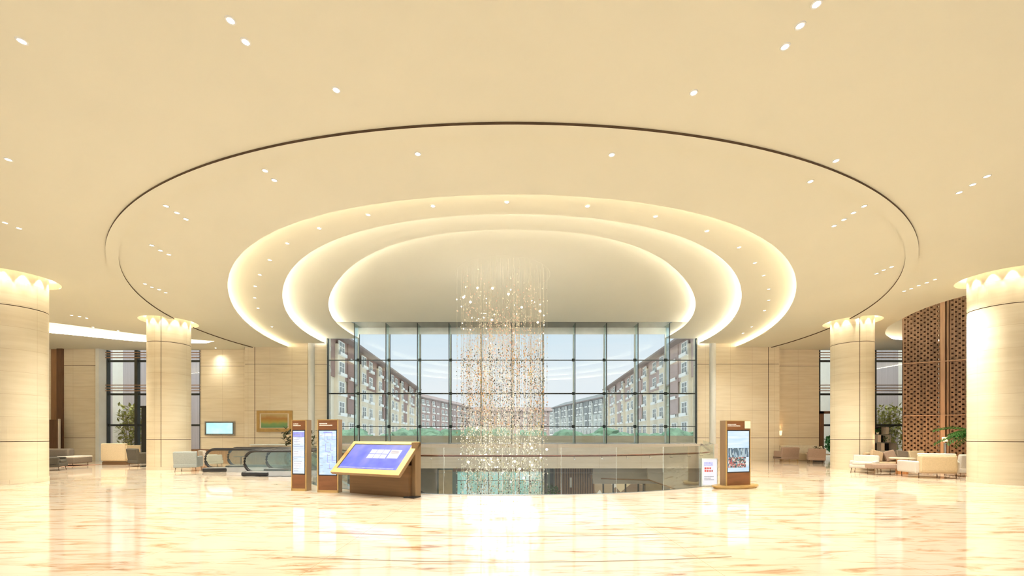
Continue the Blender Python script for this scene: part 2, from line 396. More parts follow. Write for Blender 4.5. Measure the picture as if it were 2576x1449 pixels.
# lounge cove recesses
REC_R = [(17.05, 14.9), (16.85, 16.0), (16.95, 17.2), (17.5, 18.8), (18.25, 20.3), (19.8, 22.0), (22, 23.0), (29, 23.4), (29, 12.8), (24, 12.6), (19, 13.2)]
REC_L = spline([(-29, 15.2), (-25, 17.0), (-21.4, 19.3), (-19.2, 21.6), (-17.3, 22.8), (-16.55, 23.2)], 8) + spline([(-17.4, 23.7), (-20.6, 23.3), (-23.5, 21.3), (-29, 18.0)], 8)
rr = spline(REC_R[:8], 6) + REC_R[8:]
REC_R = rr
c1 = curve('c1')
outer = [(-XB, YB), (XB, YB), (XB, YF), (c1[0][0], YF)] + c1 + [(c1[-1][0], YF), (-XB, YF)]
if c1[0][0] < 0: outer = [(-XB, YB), (XB, YB), (XB, YF), (c1[-1][0], YF)] + c1[::-1] + [(c1[0][0], YF), (-XB, YF)]
slab('ceiling', [outer] + [circ(x, y, CR + HALO, 48) for x, y in COLS] + [REC_R, REC_L], Z0, 'ceiling')
def step(z, ka, kb, yb=GY):
    a = curve(ka, .32); b = curve(kb, 0) if kb else []
    if kb:
        if (a[0][0] > 0) != (b[0][0] > 0): b = b[::-1]
        loop = a + b[::-1]
    else: loop = [p for p in a if p[1] < yb]; loop = curve(ka, .32, yb)
    slab('ceiling', [loop], z, 'ceiling')
step(Z1, 'c1', 'c2'); step(Z2, 'c2', 'c3')
PY = 21.9
step(Z3, 'c3', None, PY)
for k, za, zb, lab in (('c1', Z0, Z1, 'widest'), ('c2', Z1, Z2, 'middle'), ('c3', Z2, Z3, 'innermost')):
    a = curve(k, .32)
    b = MB().ribbon(a, za, zb if k != 'c3' else Z3 + .6); struct(b.build('trim_1', 'cove_paint'))
    l = curve(k, 0); struct(MB().ribbon(l, za, za + .035).build('trim_1', 'cove_paint'))
    led = curve(k, .22); path = [(x, y, za + .05) for x, y in led]
    o = MB().tube(path, .03, 5).build('cove_light', 'cove_led' if k == 'c1' else 'cove_led_pale')
    tag(o, 'warm light line hidden behind the lip of the %s oval ceiling step' % lab, 'cove light', None)
# pocket above the window, in front of the glass
p3 = curve('c3', .32)
xr = max(abs(p[0]) for p in p3 if p[1] > PY) + .3
b = MB(); b.box(-xr, xr, PY, PY + .12, Z3, Z3 + .9); struct(b.build('trim_2', 'ceiling'))
slab('ceiling', [[(-xr - 1, PY), (xr + 1, PY), (xr + 1, GY + .3), (-xr - 1, GY + .3)]], Z3 + .9, 'pocket')
# projecting ring trim on the outer circle
ro, ri = curve('o', .28, GY + .02), curve('o', 0, GY + .02)
if (ro[0][0] > 0) != (ri[0][0] > 0): ri = ri[::-1]
b = MB(); n = len(ro); m_ = len(ri)
def resamp(path, n):
    P = [Vector(p) for p in path]; L = [0]
    for i in range(1, len(P)): L.append(L[-1] + (P[i] - P[i - 1]).length)
    out = []; j = 0
    for k in range(n):
        t = L[-1] * k / (n - 1)
        while j < len(L) - 2 and L[j + 1] < t: j += 1
        f = (t - L[j]) / max(1e-9, L[j + 1] - L[j]); out.append(P[j].lerp(P[j + 1], f))
    return out
ro, ri = resamp(ro, 240), resamp(ri, 240)
def clear(p):
    return all((p[0] - x) ** 2 + (p[1] - y) ** 2 > (CR + .05) ** 2 for x, y in COLS)
zt = Z0 - .045
for i in range(239):
    q = [ro[i], ro[i + 1], ri[i + 1], ri[i]]
    if not clear((q[0] + q[2]) / 2): continue
    b.mi = 0; b.add([(p[0], p[1], zt) for p in q], [(0, 1, 2, 3)])
    b.mi = 1; b.add([(ro[i][0], ro[i][1], zt), (ro[i + 1][0], ro[i + 1][1], zt), (ro[i + 1][0], ro[i + 1][1], Z0), (ro[i][0], ro[i][1], Z0)], [(0, 1, 2, 3)])
    b.add([(ri[i][0], ri[i][1], zt), (ri[i + 1][0], ri[i + 1][1], zt), (ri[i + 1][0], ri[i + 1][1], Z0), (ri[i][0], ri[i][1], Z0)], [(0, 1, 2, 3)])
struct(b.build('trim_3', ['ceiling', 'groove']))
# lounge recesses: risers, tops, hidden light lines
def grow(loop, d):
    n = len(loop); out = []; P = [Vector(p) for p in loop]
    area = sum(P[i].x * P[(i + 1) % n].y - P[(i + 1) % n].x * P[i].y for i in range(n)); sgn = 1 if area > 0 else -1
    for i in range(n):
        t = (P[(i + 1) % n] - P[i - 1]).normalized(); out.append(P[i] + sgn * d * Vector((t.y, -t.x)))
    return out
for loop, ztop, lab in ((REC_R, Z0 + 2.6, 'glowing curved light line beside the timber lattice screen'), (REC_L, Z0 + .55, 'long glowing curved light band over the seating behind the near column')):
    g = grow(loop, .32)
    struct(MB().ribbon(g + [g[0]], Z0, ztop).build('trim_1', 'cove_paint'))
    slab('ceiling', [[(p.x, p.y) for p in g]], ztop, 'ceiling')
    h = grow(loop, .2); b = MB(); b.tube([(p.x, p.y, Z0 + .05) for p in h], .045, 5)
    tag(b.build('cove_light', 'cove_led'), lab, 'cove light')

# ------------------------------------------------------------------ floor with the oval opening
VOID_R = [(0, 10.98), (2, 11.15), (3.6, 11.6), (5.0, 12.25), (6.2, 13.15), (7.15, 14.8), (8.05, 17.0), (9.2, 19.7), (10.2, 22.1), (10.9, 23.85)]
VR = [(p.x, p.y) for p in spline(VOID_R, 8)]
VL = [(p.x, p.y) for p in spline([(0, 10.98), (-2, 11.15), (-3.6, 11.6), (-5.0, 12.25), (-6.2, 13.15), (-7.15, 14.8), (-7.5, 15.7)], 8)]
VLF = [(-9.7, 15.7), (-9.7, 19.6), (-9.25, 19.7), (-10.2, 22.1), (-10.9, 23.85)]
void = VR[::-1] + VL[1:] + VLF
slab('floor', [[(-XB, YB), (XB, YB), (XB, YF + 5), (-XB, YF + 5)], void], 0, 'marble')
o = MB().ribbon(void[::1][1:-1], -.62, -.002).build('trim_4', 'parapet_stone'); struct(o)
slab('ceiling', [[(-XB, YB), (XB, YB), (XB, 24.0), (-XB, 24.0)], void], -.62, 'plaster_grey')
# lower storey
struct(MB().box(-20, 20, 4, 40, -5.7, -5.5).build('floor', 'lower_floor'))
# fine curved inlay lines in the marble, concentric with the opening
for y0 in (6.5, 5.2):
    n_ = 60; RR = 18.0; a_ = [(-.16 + .32 * k / n_) for k in range(n_ + 1)]
    lp = [(RR * math.sin(q), y0 + RR - RR * math.cos(q)) for q in a_]; lp += [((RR - .03) * math.sin(q), y0 + RR - (RR - .03) * math.cos(q)) for q in a_[::-1]]
    slab('trim_6', [lp], .0015, 'groove_tan')
# far parapet under the window
struct(MB().box(-10.95, 11.75, 23.82, GY + .25, -.36, 1.03).build('wall_parapet', 'parapet_stone'))
# ------------------------------------------------------------------ walls
def wall(name, x0, x1, y0, y1, z0, z1, m='stone', grooves=True, vj=()):
    b = MB(); 
    if grooves:
        zs = [z0, 1.36, 1.385, 5.74, 5.765, z1]
        for i in range(5):
            b.mi = 1 if i in (1, 3) else 0; d = .02 if i in (1, 3) else 0
            b.box(x0 + d, x1 - d, y0 + d, y1 - d, zs[i], zs[i + 1])
    else: b.box(x0, x1, y0, y1, z0, z1)
    b.mi = 1
    for v in vj: b.box(v - .015, v + .015, y0 - .004, y0 + .01, z0, z1)
    return struct(b.build(name, [m, 'groove']))
wall('wall_rear_left', -15.86, -12.12, GY, GY + .7, 0, Z1 + .3, vj=(-15.25,))
wall('wall_rear_left', -11.76, -11.05, GY + .12, GY + .7, 0, Z1 + .5)
wall('wall_rear_right', 12.1, 15.86, GY, GY + .7, 0, Z1 + .3, vj=(15.2,))
wall('wall_rear_right', 11.05, 11.76, GY + .12, GY + .7, 0, Z1 + .5)
wall('wall_side_left', -19.0, -15.86, GY + .7, GY + 1.2, 0, Z0 + .02)
wall('wall_side_right', 15.86, 18.72, GY + .7, GY + 1.2, 0, Z0 + .02)
wall('wall_lounge_left', -27.1, -25.1, GY + .5, GY + 1.1, 0, Z0 + .02)
struct(MB().box(-XB - .3, -XB, YB, YF + 5, 0, Z0 + .02).build('wall_left', 'stone'))
struct(MB().box(XB, XB + .3, YB, YF + 5, 0, Z0 + 3).build('wall_right', 'stone'))
struct(MB().box(-28.0, -27.45, GY + .6, GY + .9, 0, Z0).build('wall_lounge_left', 'brown_timber'))
struct(MB().box(-27.45, -27.1, GY + .4, GY + .9, 0, Z0).build('wall_lounge_left', 'dark_wood'))
struct(MB().box(-XB, -28.0, GY + .6, GY + .9, 0, Z0).build('wall_lounge_left', 'stone'))
struct(MB().box(-XB, -9, YF, YF + .1, Z0 - .01, Z0 + 2.5).build('wall_rear_left', 'stone')) if False else None
struct(MB().box(-XB, XB, YF - .0, YF + 5.2, Z0 + .6, Z0 + .7).build('ceiling', 'ceiling')) if False else None
# half-round white pilasters flanking the window
for sx, nm in ((-1, 'left'), (1, 'right')):
    b = MB(); b.lathe([(.165, 0), (.165, Z1 + .25)], 24, (sx * 11.93, GY + .03, 0)); b.box(sx * 11.93 - .165, sx * 11.93 + .165, GY + .03, GY + .6, 0, Z1 + .25)
    tag(b.build('pilaster', 'white_paint', smooth=False), 'slim rounded white pilaster at the %s end of the great window' % nm, 'pilaster')
# ------------------------------------------------------------------ big round columns
def notch_loop(r, seam_deg):
    out = []
    for k in range(96):
        a = 2 * PI * k / 96; out.append((r * math.cos(a), r * math.sin(a)))
    res = []
    for (x, y) in out:
        a = math.degrees(math.atan2(y, x)) % 360
        bad = any(abs((a - s + 180) % 360 - 180) < 1.9 for s in seam_deg)
        if not bad: res.append((x, y, a, r))
    for s in seam_deg:
        for da, rr_ in ((-.9, r), (-.85, r - .03), (.85, r - .03), (.9, r)):
            a = (s + da) % 360; res.append((rr_ * math.cos(math.radians(a)), rr_ * math.sin(math.radians(a)), a, rr_))
    res.sort(key=lambda q: q[2]); return [(q[0], q[1]) for q in res]
def column(x, y, seams, label):
    t = thing('round_column', label, 'column', (x, y, 0))
    b = MB(); L = notch_loop(CR, seams); H = Z0 + .45
    g = MB()
    for s_ in seams:
        g.box(CR - .05, CR - .008, -.012, .012, .14, H - .01, Matrix.Rotation(math.radians(s_), 4, 'Z'))
    zs = [.14, 1.345, 1.372, 5.70, 5.727, H]
    for i in range(5):
        if i in (1, 3): g.prism(circ(0, 0, CR - .012, 60), zs[i], zs[i + 1])
        else: b.prism(L, zs[i], zs[i + 1])
    sh = b.build('shaft', 'stone_column', t); g.build('joint', 'groove', sh)
    MB().lathe([(CR - .02, 0), (CR + .012, 0), (CR + .012, .14), (CR - .02, .14)], 72, cap=False).build('plinth', 'stone', t, smooth=False)
    return t
def seam(cx, cy, px):
    """angle on the column seen at the given bearing"""
    k = (px - 1288) / F; best = None
    for d in range(0, 3600):
        a = math.radians(d / 10); X, Y = cx + CR * math.cos(a), cy + CR * math.sin(a)
        if X * math.cos(a) + Y * math.sin(a) < 0:
            e_ = abs(X / Y - k)
            if best is None or e_ < best[0]: best = (e_, d / 10)
    return best[1]
labs = ['round beige stone column nearest the camera at the far left edge', 'round beige stone column nearest the camera before the lattice screen',
        'round beige stone column behind which the escalators start', 'round beige stone column beside the pale seating and checkered shelf']
for (x, y), lb, px in zip(COLS, labs, (None, None, 405, 2163)):
    column(x, y, [] if px is None else [seam(x, y, px)], lb)
# light slots round the column heads
for (x, y), nm in zip(COLS, ('nearest left column', 'nearest right column', 'column by the escalators', 'column by the pale seating')):
    struct(MB().ribbon([(x + (CR + HALO) * math.cos(a), y + (CR + HALO) * math.sin(a)) for a in [2 * PI * k / 48 for k in range(49)]], Z0, Z0 + .45).build('trim_1', 'cove_paint'))
    slab('ceiling', [circ(x, y, CR + HALO, 48)], Z0 + .45, 'cove_paint')
    t = thing('column_ring_light', 'warm ring of uplighters in the ceiling slot around the %s' % nm, 'ring light', (x, y, Z0 + .3))
    MB().lathe([(CR + HALO - .02, 0), (CR + HALO - .05, 0), (CR + HALO - .05, .03), (CR + HALO - .02, .03)], 48, cap=False).build('light_strip', 'ring_led', t)
    base = math.atan2(-y, -x)
    for k in range(12):
        a = base + (k + .5) * 2 * PI / 12
        b = MB().lathe([(.05, 0), (.055, .08)], 12, ((CR + .16) * math.cos(a), (CR + .16) * math.sin(a), .02)); b.build('light_can', 'steel', t)
        spot(t, ((CR + .16) * math.cos(a), (CR + .16) * math.sin(a), .0), 105, 54, .35, (1, .88, .66), .015)

# ------------------------------------------------------------------ downlights
def make_downlight():
    t = thing('downlight', '', 'downlight', (0, 0, 0))
    MB().lathe([(.044, -.010), (.060, -.010), (.064, 0), (.044, 0)], 20, cap=False).build('trim_ring', 'white_paint', t)
    MB().lathe([(.044, -.005), (.0, -.005)], 20, cap=False).build('lens', 'lamp_lens', t)
    return t
dl = make_downlight(); first = [True]
def at_ceiling(px, py, Z): u = (Z - ZE) / (1092 - py); return ((px - 1288) * u, F * u)
ORD = ['nearest', 'second', 'third', 'fourth', 'fifth', 'sixth', 'seventh', 'eighth', 'ninth']
def downlights(pts, Z, label, group, power=SPOT_W, reverse=False, fmt=None):
    for i, (px, py) in enumerate(pts):
        x, y = at_ceiling(px, py, Z)
        lb = (fmt[i] if fmt else '%s %s' % (ORD[i], label)) if len(pts) > 1 else label
        if first[0]: t = dl; t.location = (x, y, Z); t['label'] = lb; t['group'] = group; first[0] = False
        else: t = dup(dl, (x, y, Z), None, lb, group)
        spot(t, (0, 0, -.03), power, 125, 1)
downlights([(580, 51), (618, 105)], Z0, '', 'ceiling downlights outside the ring', fmt=['upper downlight of the pair high on the left of the ceiling', 'lower downlight of the pair high on the left of the ceiling'])
downlights([(2054, 10), (2013, 64), (1975, 117)], Z0, 'downlight of the row of three high on the right of the ceiling', 'ceiling downlights outside the ring')
for p, lb in (((55, 103), 'single downlight in the top left corner of the ceiling'), ((846, 226), 'single downlight before the dark ring line, left half'),
              ((1745, 233), 'single downlight before the dark ring line, right half'), ((21, 401), 'single downlight above the nearest left column')):
    downlights([p], Z0, lb, 'ceiling downlights outside the ring')
downlights([(13, 560), (48, 574)], Z0, 'downlight of the pair just before the nearest left column head', 'ceiling downlights outside the ring')
downlights([(2483, 443), (2447, 464), (2413, 484)], Z0, 'downlight of the row of three before the nearest right column head', 'ceiling downlights outside the ring', 50)
downlights([(2352, 703), (2331, 711), (2311, 718), (2292, 726), (2275, 732)], Z0, 'downlight of the row of five above the lattice screen', 'ceiling downlights outside the ring', 260)
downlights([(645, 405), (667, 429), (690, 453)], Z0, 'downlight of the row of three inside the ring, upper left', 'ceiling downlights inside the ring')
downlights([(390, 500), (418, 518), (445, 535), (468, 551)], Z0, 'downlight of the slanting row of four inside the ring, left', 'ceiling downlights inside the ring')
downlights([(382, 617), (404, 630), (425, 640)], Z0, 'downlight of the short row of three inside the ring, left', 'ceiling downlights inside the ring')
downlights([(365, 714), (382, 722), (400, 728), (417, 736)], Z0, 'downlight of the row of four above the column by the escalators', 'ceiling downlights inside the ring', 230)
downlights([(1051, 387)], Z0, 'single downlight inside the ring above the chandelier, left one', 'ceiling downlights inside the ring')
downlights([(1539, 389)], Z0, 'single downlight inside the ring above the chandelier, right one', 'ceiling downlights inside the ring')
downlights([(2103, 404), (2069, 431), (2039, 456)], Z0, 'downlight of the row of three crossing the dark ring line, upper right', 'ceiling downlights inside the ring')
downlights([(2201, 500), (2174, 518), (2147, 535), (2123, 552), (2098, 568)], Z0, 'downlight of the slanting row of five inside the ring, right', 'ceiling downlights inside the ring')
downlights([(2243, 671), (2223, 679), (2205, 688)], Z0, 'downlight of the short row of three inside the ring, right', 'ceiling downlights inside the ring', 170)
ringL = [(1089, 518), (926, 540), (803, 574), (723, 612), (679, 654), (654, 691), (642, 720), (641, 749), (649, 775)]
ringR = [(1478, 518), (1649, 544), (1778, 581), (1859, 622), (1899, 661), (1921, 693), (1934, 727), (1934, 755), (1923, 781)]
downlights([(1275, 508)], Z1, 'downlight at the front centre of the first oval ceiling step', 'downlights on the first oval step', 190)
downlights(ringL, Z1, 'downlight left of centre along the first oval ceiling step', 'downlights on the first oval step', 190)
downlights(ringR, Z1, 'downlight right of centre along the first oval ceiling step', 'downlights on the first oval step', 190)
downlights([(684, 822)], Z1, 'farthest downlight of the first oval step, above the painting', 'downlights on the first oval step', 330)
downlights([(1891, 822), (1869, 838)], Z1, 'downlight of the far pair on the first oval step, right', 'downlights on the first oval step', 330)
downlights([(180, 793), (200, 796), (218, 800)], Z0, 'downlight of the faint row of three beyond the nearest left column', 'ceiling downlights over the left lounge', 420)
downlights([(234, 823), (297, 832)], Z0, 'downlight of the faint pair close to the curved light band', 'ceiling downlights over the left lounge', 420)
# the same fittings carry on over the hall behind and beside the camera
for i, (x, y) in enumerate([(-20, 2), (-12, 1), (-4, 0), (4, 0), (12, 1), (20, 2), (-8, -4), (0, -4), (8, -4), (-24, 10), (24, 8), (-6, 4.5), (6, 4.5)]):
    t = dup(dl, (x, y, Z0), None, 'recessed ceiling downlight over the front of the hall, outside the view', 'downlights over the front of the hall')
    spot(t, (0, 0, -.03), SPOT_W * 1.0, 130, 1)
# wall washer on the left recess wall
t = dup(dl, (-17.75, GY + .25, Z0), None, 'downlight washing the stone wall above the lit television', 'ceiling downlights over the left lounge'); spot(t, (0, 0, -.02), 130, 75, .8)

# ------------------------------------------------------------------ the great window
PW = 1.817
t = thing('window_1', 'great glazed wall of square panes with glass fins facing the hotel court', 'window', (0, GY, 0)); t['kind'] = 'structure'
del t['category']
ZW = {'sill': 1.06, 'r1': 2.05, 'r2': 4.0, 'r3': 5.98, 'head': 7.94}
for k in range(-6, 6):
    for z0, z1_ in ((1.06, 2.05), (2.05, 4.0), (4.0, 5.98), (5.98, 7.94)):
        if abs(k + .5) > 5 and z1_ > 7: z1_ = Z2
        MB().box(k * PW + .02, (k + 1) * PW - .02, -.01, .01, z0 + .015, z1_ - .015).build('pane', 'glass', t)
for z, h in ((2.05, .022), (4.0, .035), (5.98, .025)):
    MB().box(-6 * PW, 6 * PW, -.05, .03, z - h, z + h).build('transom', 'dark_steel', t)
MB().box(-6 * PW, 6 * PW, -.08, .1, 1.03, 1.09).build('sill', 'steel', t)
MB().box(-6 * PW, 6 * PW, -.1, .1, 7.90, 8.3).build('head', 'steel', t)
MB().box(-5 * PW, 5 * PW, -.06, -.03, 7.50, 7.90).build('blind_box', 'fin_edge', t)
for k in range(-6, 7):
    top = 8.0 if abs(k) < 6 else Z2
    if abs(k) == 6:
        MB().box(k * PW - .03, k * PW + .03, -.08, .05, 1.03, top).build('jamb', 'dark_steel', t); continue
    m = MB().box(k * PW - .012, k * PW + .012, -.66, -.02, 1.05, top); m.build('fin', 'glass_fin', t)
    MB().box(k * PW - .022, k * PW + .022, -.70, -.66, 1.05, top).build('fin_post', 'dark_steel', t)
    MB().box(k * PW - .035, k * PW + .035, -.045, .03, 1.05, top).build('mullion', 'fin_edge', t)
    MB().box(k * PW + .035, k * PW + .055, -.05, .03, 1.05, top).build('mullion', 'dark_steel', t)
    for z in (2.05, 4.0, 5.98):
        MB().box(k * PW - .09, k * PW + .09, -.09, -.04, z - .08, z + .08).build('clamp', 'dark_steel', t)
struct(MB().box(-12, 12, GY - .02, GY + .3, 8.28, Z3 + 1.0).build('wall_rear_window', 'pocket'))

# ------------------------------------------------------------------ lounge windows
def side_window(name, x0, x1, y, mull, label):
    t = thing(name, label, 'window', (0, y, 0)); t['kind'] = 'structure'; del t['category']
    MB().box(x0, x1, .0, .012, 0, Z0).build('pane', 'glass', t)
    for x in mull: MB().box(x - .09, x + .09, -.12, .1, 0, Z0).build('mullion', 'dark_steel', t)
    for z in (2.15, 4.05, 6.1): MB().box(x0, x1, -.06, .06, z - .06, z + .06).build('transom', 'dark_steel', t)
    for z in (4.25, 4.42, 4.6, 6.28, 6.45, 6.6): MB().box(x0, x1, -.2, -.16, z - .025, z + .025).build('louvre', 'brown_timber', t)
    return t
side_window('window_2', -25.1, -19.0, GY + 1.0, (-24.95, -23.1, -21, -19.1), 'tall window with dark mullions behind the left lounge')
side_window('window_3', 18.72, 29.9, GY + 1.0, (18.85, 22.3, 25.6), 'tall window with dark mullions behind the right lounge')
struct(MB().box(-25.1, -24.9, GY + .4, GY + 1.1, 0, Z0).build('trim_5', 'white_paint'))
d = thing('door_1', 'dark framed doorway between the recess wall and the column on the right', 'door', (18.9, GY + .75, 0)); d['kind'] = 'structure'; del d['category']
MB().box(-.12, .12, -.05, .2, 0, 3.0).build('frame', 'dark_wood', d); MB().box(-.12, 1.6, -.05, .2, 2.85, 3.0).build('frame', 'dark_wood', d)
d2 = thing('door_2', 'dark steel glazed door behind the left lounge', 'door', (-22.6, GY + .7, 0)); d2['kind'] = 'structure'; del d2['category']
MB().box(0, 1.5, 0, .1, 0, 3.2).build('door_leaf', 'dark_steel', d2)
MB().box(.45, .75, -.02, 0, .1, 3.05).build('glazing', 'fabric_blue', d2)
MB().box(-.05, 1.6, -.03, .12, 3.2, 3.32).build('frame', 'black', d2)
# courtyard garden walls behind the lounge windows
def strips(name, x0, x1, y, seq, lab):
    t = thing(name, lab, 'garden wall', (0, y, 0)); x = x0; i = 0
    while x < x1:
        w, m = seq[i % len(seq)]; MB().box(x, min(x + w, x1), 0, .3 if m != 'curtain' else .2, 0, 8.5).build('pillar' if m == 'outer_white' else 'curtain_panel', m, t); x += w; i += 1
    return t
strips('garden_wall', -29.6, -18, 30.2, ((.7, 'curtain'), (.75, 'outer_white'), (2.3, 'curtain'), (.9, 'curtain'), (1.5, 'outer_white'), (2, 'curtain')), 'white pillars and grey curtain panels outside the left lounge window')
strips('garden_wall', 22.1, 36, 30.2, ((1.2, 'outer_white'), (2.9, 'curtain'), (1.75, 'curtain'), (.6, 'outer_white'), (2, 'curtain')), 'white pillars and grey curtain panels outside the right lounge window')
def leafy(t, n, R, H, z0, m, size=.3, seed=1, name='foliage'):
    rnd = random.Random(seed); b = MB()
    for i in range(n):
        a = rnd.uniform(0, 2 * PI); r = R * math.sqrt(rnd.random()); z = z0 + rnd.uniform(0, H)
        c = Vector((r * math.cos(a), r * math.sin(a), z)); d_ = Vector((rnd.uniform(-1, 1), rnd.uniform(-1, 1), rnd.uniform(-.6, .9))).normalized()
        s_ = d_.cross(Vector((0, 0, 1))).normalized() * size * .22; tip = c + d_ * size
        b.add([c, c + d_ * size * .5 + s_, tip, c + d_ * size * .5 - s_ + Vector((0, 0, .02))], [(0, 1, 2, 3)])
    return b.build(name, m, t)
for x, y, lb in ((-26.3, 29.0, 'tall yellow-green bamboo clump outside the left lounge window'), (26.1, 29.0, 'yellow-green bamboo clump outside the right lounge window'), (22.2, 28.2, 'low green shrub outside the door on the right')):
    t = thing('bamboo', lb, 'plant', (x, y, 0)); H = 3.6 if x != 22.2 else 1.4
    leafy(t, 700, .8, H - .6, .5, 'leaf_olive' if x != 22.2 else 'leaf', .35, int(abs(x)))
    b = MB()
    for k in range(9): b.tube([(random.uniform(-.4, .4), random.uniform(-.3, .3), 0), (random.uniform(-.6, .6), random.uniform(-.4, .4), H - .4)], .025, 5)
    b.build('stems', 'leaf_olive', t)

# ------------------------------------------------------------------ glass balustrade round the opening
def along(path, step_):
    P = [Vector(p) for p in path]; out = [P[0]]; acc = 0
    L = [0]
    for i in range(1, len(P)): L.append(L[-1] + (P[i] - P[i - 1]).length)
    n = max(1, round(L[-1] / step_)); j = 0; out = []
    for k in range(n + 1):
        t = L[-1] * k / n
        while j < len(L) - 2 and L[j + 1] < t: j += 1
        f = (t - L[j]) / max(1e-9, L[j + 1] - L[j]); out.append(P[j].lerp(P[j + 1], f))
    return out
t = thing('balustrade', 'curved glass balustrade with dark red handrail round the floor opening', 'balustrade', (0, 11, 0))
full = [(x, y - .06) for x, y in (VL[::-1] + VR[1:])]
full = [p for p in full]
pts = along(full, 1.55)
for i in range(len(pts) - 1):
    a, b_ = pts[i], pts[i + 1]; d = (b_ - a).normalized(); nrm = Vector((-d.y, d.x)); g = .012
    q = [a + d * g + nrm * .008, b_ - d * g + nrm * .008, b_ - d * g - nrm * .008, a + d * g - nrm * .008]
    MB().prism([(p.x, p.y - 11) for p in q], 0, 1.24).build('glass_panel', 'glass_rail', t)
    MB().tube([(b_.x, b_.y - 11, .0), (b_.x, b_.y - 11, 1.24)], .006, 5).build('panel_joint', 'fin_edge', t)
    for f in (.25, .75):
        c = a.lerp(b_, f); e_ = c + nrm * .10
        MB().tube([(c.x, c.y - 11, .93), (e_.x, e_.y - 11, .93), (e_.x, e_.y - 11, 1.0)], .011, 5).build('rail_bracket', 'steel', t)
rail = []
for i in range(len(full)):
    a = Vector(full[max(i - 1, 0)]); c = Vector(full[min(i + 1, len(full) - 1)]); d = (c - a).normalized(); nrm = Vector((-d.y, d.x)); p = Vector(full[i]) + nrm * .10
    rail.append((p.x, p.y - 11, 1.02))
MB().tube(rail, .027, 10).build('handrail', 'rail', t, smooth=True)
MB().prism([(x, y - 11) for x, y in [(p[0], p[1] - .03) for p in full] + [(p[0], p[1] + .03) for p in full[::-1]]], 0, .012).build('base_channel', 'steel', t)

# ------------------------------------------------------------------ escalators
def escalator(x0, yc, label, w=1.42, flat=3.0):
    t = thing('escalator', label, 'escalator', (x0, yc, 0)); R = .41
    for sy in (-1, 1):
        y = sy * w / 2; c = (0.42, .55)
        path = [(1.1, y, .11), (.75, y, .13)]
        for k in range(13):
            a = -PI / 2 - k / 12 * PI; path.append((c[0] + R * math.cos(a), y, c[1] + R * math.sin(a)))
        path += [(flat, y, .96), (flat + .5, y, .88)] + [(flat + .5 + q, y, .88 - q * .577) for q in (2, 5, 9)]
        MB().tube(path, .055, 8).build('handrail', 'black', t, smooth=True)
        # glass panel inside the loop
        n = [(c[0] + (R - .03) * math.cos(-PI / 2 - k / 12 * PI), c[1] + (R - .03) * math.sin(-PI / 2 - k / 12 * PI)) for k in range(13)]
        prof = n + [(flat, .93), (flat + .5, .85), (flat + 9, .85 - 8.5 * .577), (flat + 9, .15 - 8.5 * .577), (flat + .5, .15), (flat, .2)]
        b = MB(); k_ = len(prof); vs = [(p[0], y - .006, p[1]) for p in prof] + [(p[0], y + .006, p[1]) for p in prof]
        tri = tessellate_polygon([[Vector((p[0], p[1], 0)) for p in prof]])
        b.add(vs, [tuple(q) for q in tri] + [tuple(i + k_ for i in q) for q in tri] + [(i, (i + 1) % k_, (i + 1) % k_ + k_, i + k_) for i in range(k_)])
        b.build('glass_panel', 'glass_escalator', t)
        b = MB(); b.box(.15, flat, y - .1, y + .1, 0, .2); b.build('skirt', 'steel', t)
        b = MB(); b.cushion(-.05, 1.0, y - .13, y + .13, 0, .17, .07); b.build('newel_base', 'black', t)
        M_ = Matrix.Translation((flat, y, 0)) @ Matrix.Rotation(math.radians(30), 4, 'Y')
        MB().box(0, 9, -.1, .1, -.45, .2, M_).build('truss_side', 'steel', t)
    MB().box(-.3, flat, -w / 2 + .1, w / 2 - .1, 0, .012).build('landing_plate', 'steel', t)
    for k in range(9):
        MB().box(flat - .3 + k * .4, flat + .1 + k * .4, -w / 2 + .1, w / 2 - .1, -.25 - k * .23, -.03 - k * .23).build('step', 'dark_steel', t)
    return t
escalator(-13.0, 18.38, 'rear escalator, farther from the camera, with black looped handrails and glass sides')
escalator(-10.2, 16.6, 'front escalator of the two, nearer the camera, with a black newel base')

# ------------------------------------------------------------------ chandelier over the opening
CX, CY, CRD = -.36, 15.6, 1.78
ch = thing('chandelier', 'tall cylindrical chandelier of hanging crystal leaves and points of light above the opening', 'chandelier', (CX, CY, Z3))
MB().lathe([(CRD * .99, -.004), (CRD, 0), (CRD * .99, .02)], 64).build('canopy', 'ceiling', ch)
rnd = random.Random(21); strands = []
for i in range(330):
    a = rnd.uniform(0, 2 * PI); r = CRD * math.sqrt(rnd.uniform(.0, 1)); strands.append((r * math.cos(a), r * math.sin(a)))
strands.sort(key=lambda p: p[1])
def leafc(b, x, y, z, s_, rn):
    a = rn.uniform(0, PI); u = Vector((math.cos(a), math.sin(a), 0)) * s_ * .5; w = Vector((-math.sin(a), math.cos(a), 0)) * s_ * .12; p = Vector((x, y, z)); h = Vector((0, 0, s_ * .62))
    b.add([p + h, p + u, p + w, p - u, p - w, p - h], [(0, 1, 2), (0, 2, 3), (0, 3, 4), (0, 4, 1), (5, 2, 1), (5, 3, 2), (5, 4, 3), (5, 1, 4)])
CM = ['wire', 'crystal_amber', 'crystal_smoke', 'crystal_pearl', 'crystal_rose', 'crystal_olive', 'spark']
LOZ = -2.2 - Z3; sparks = []
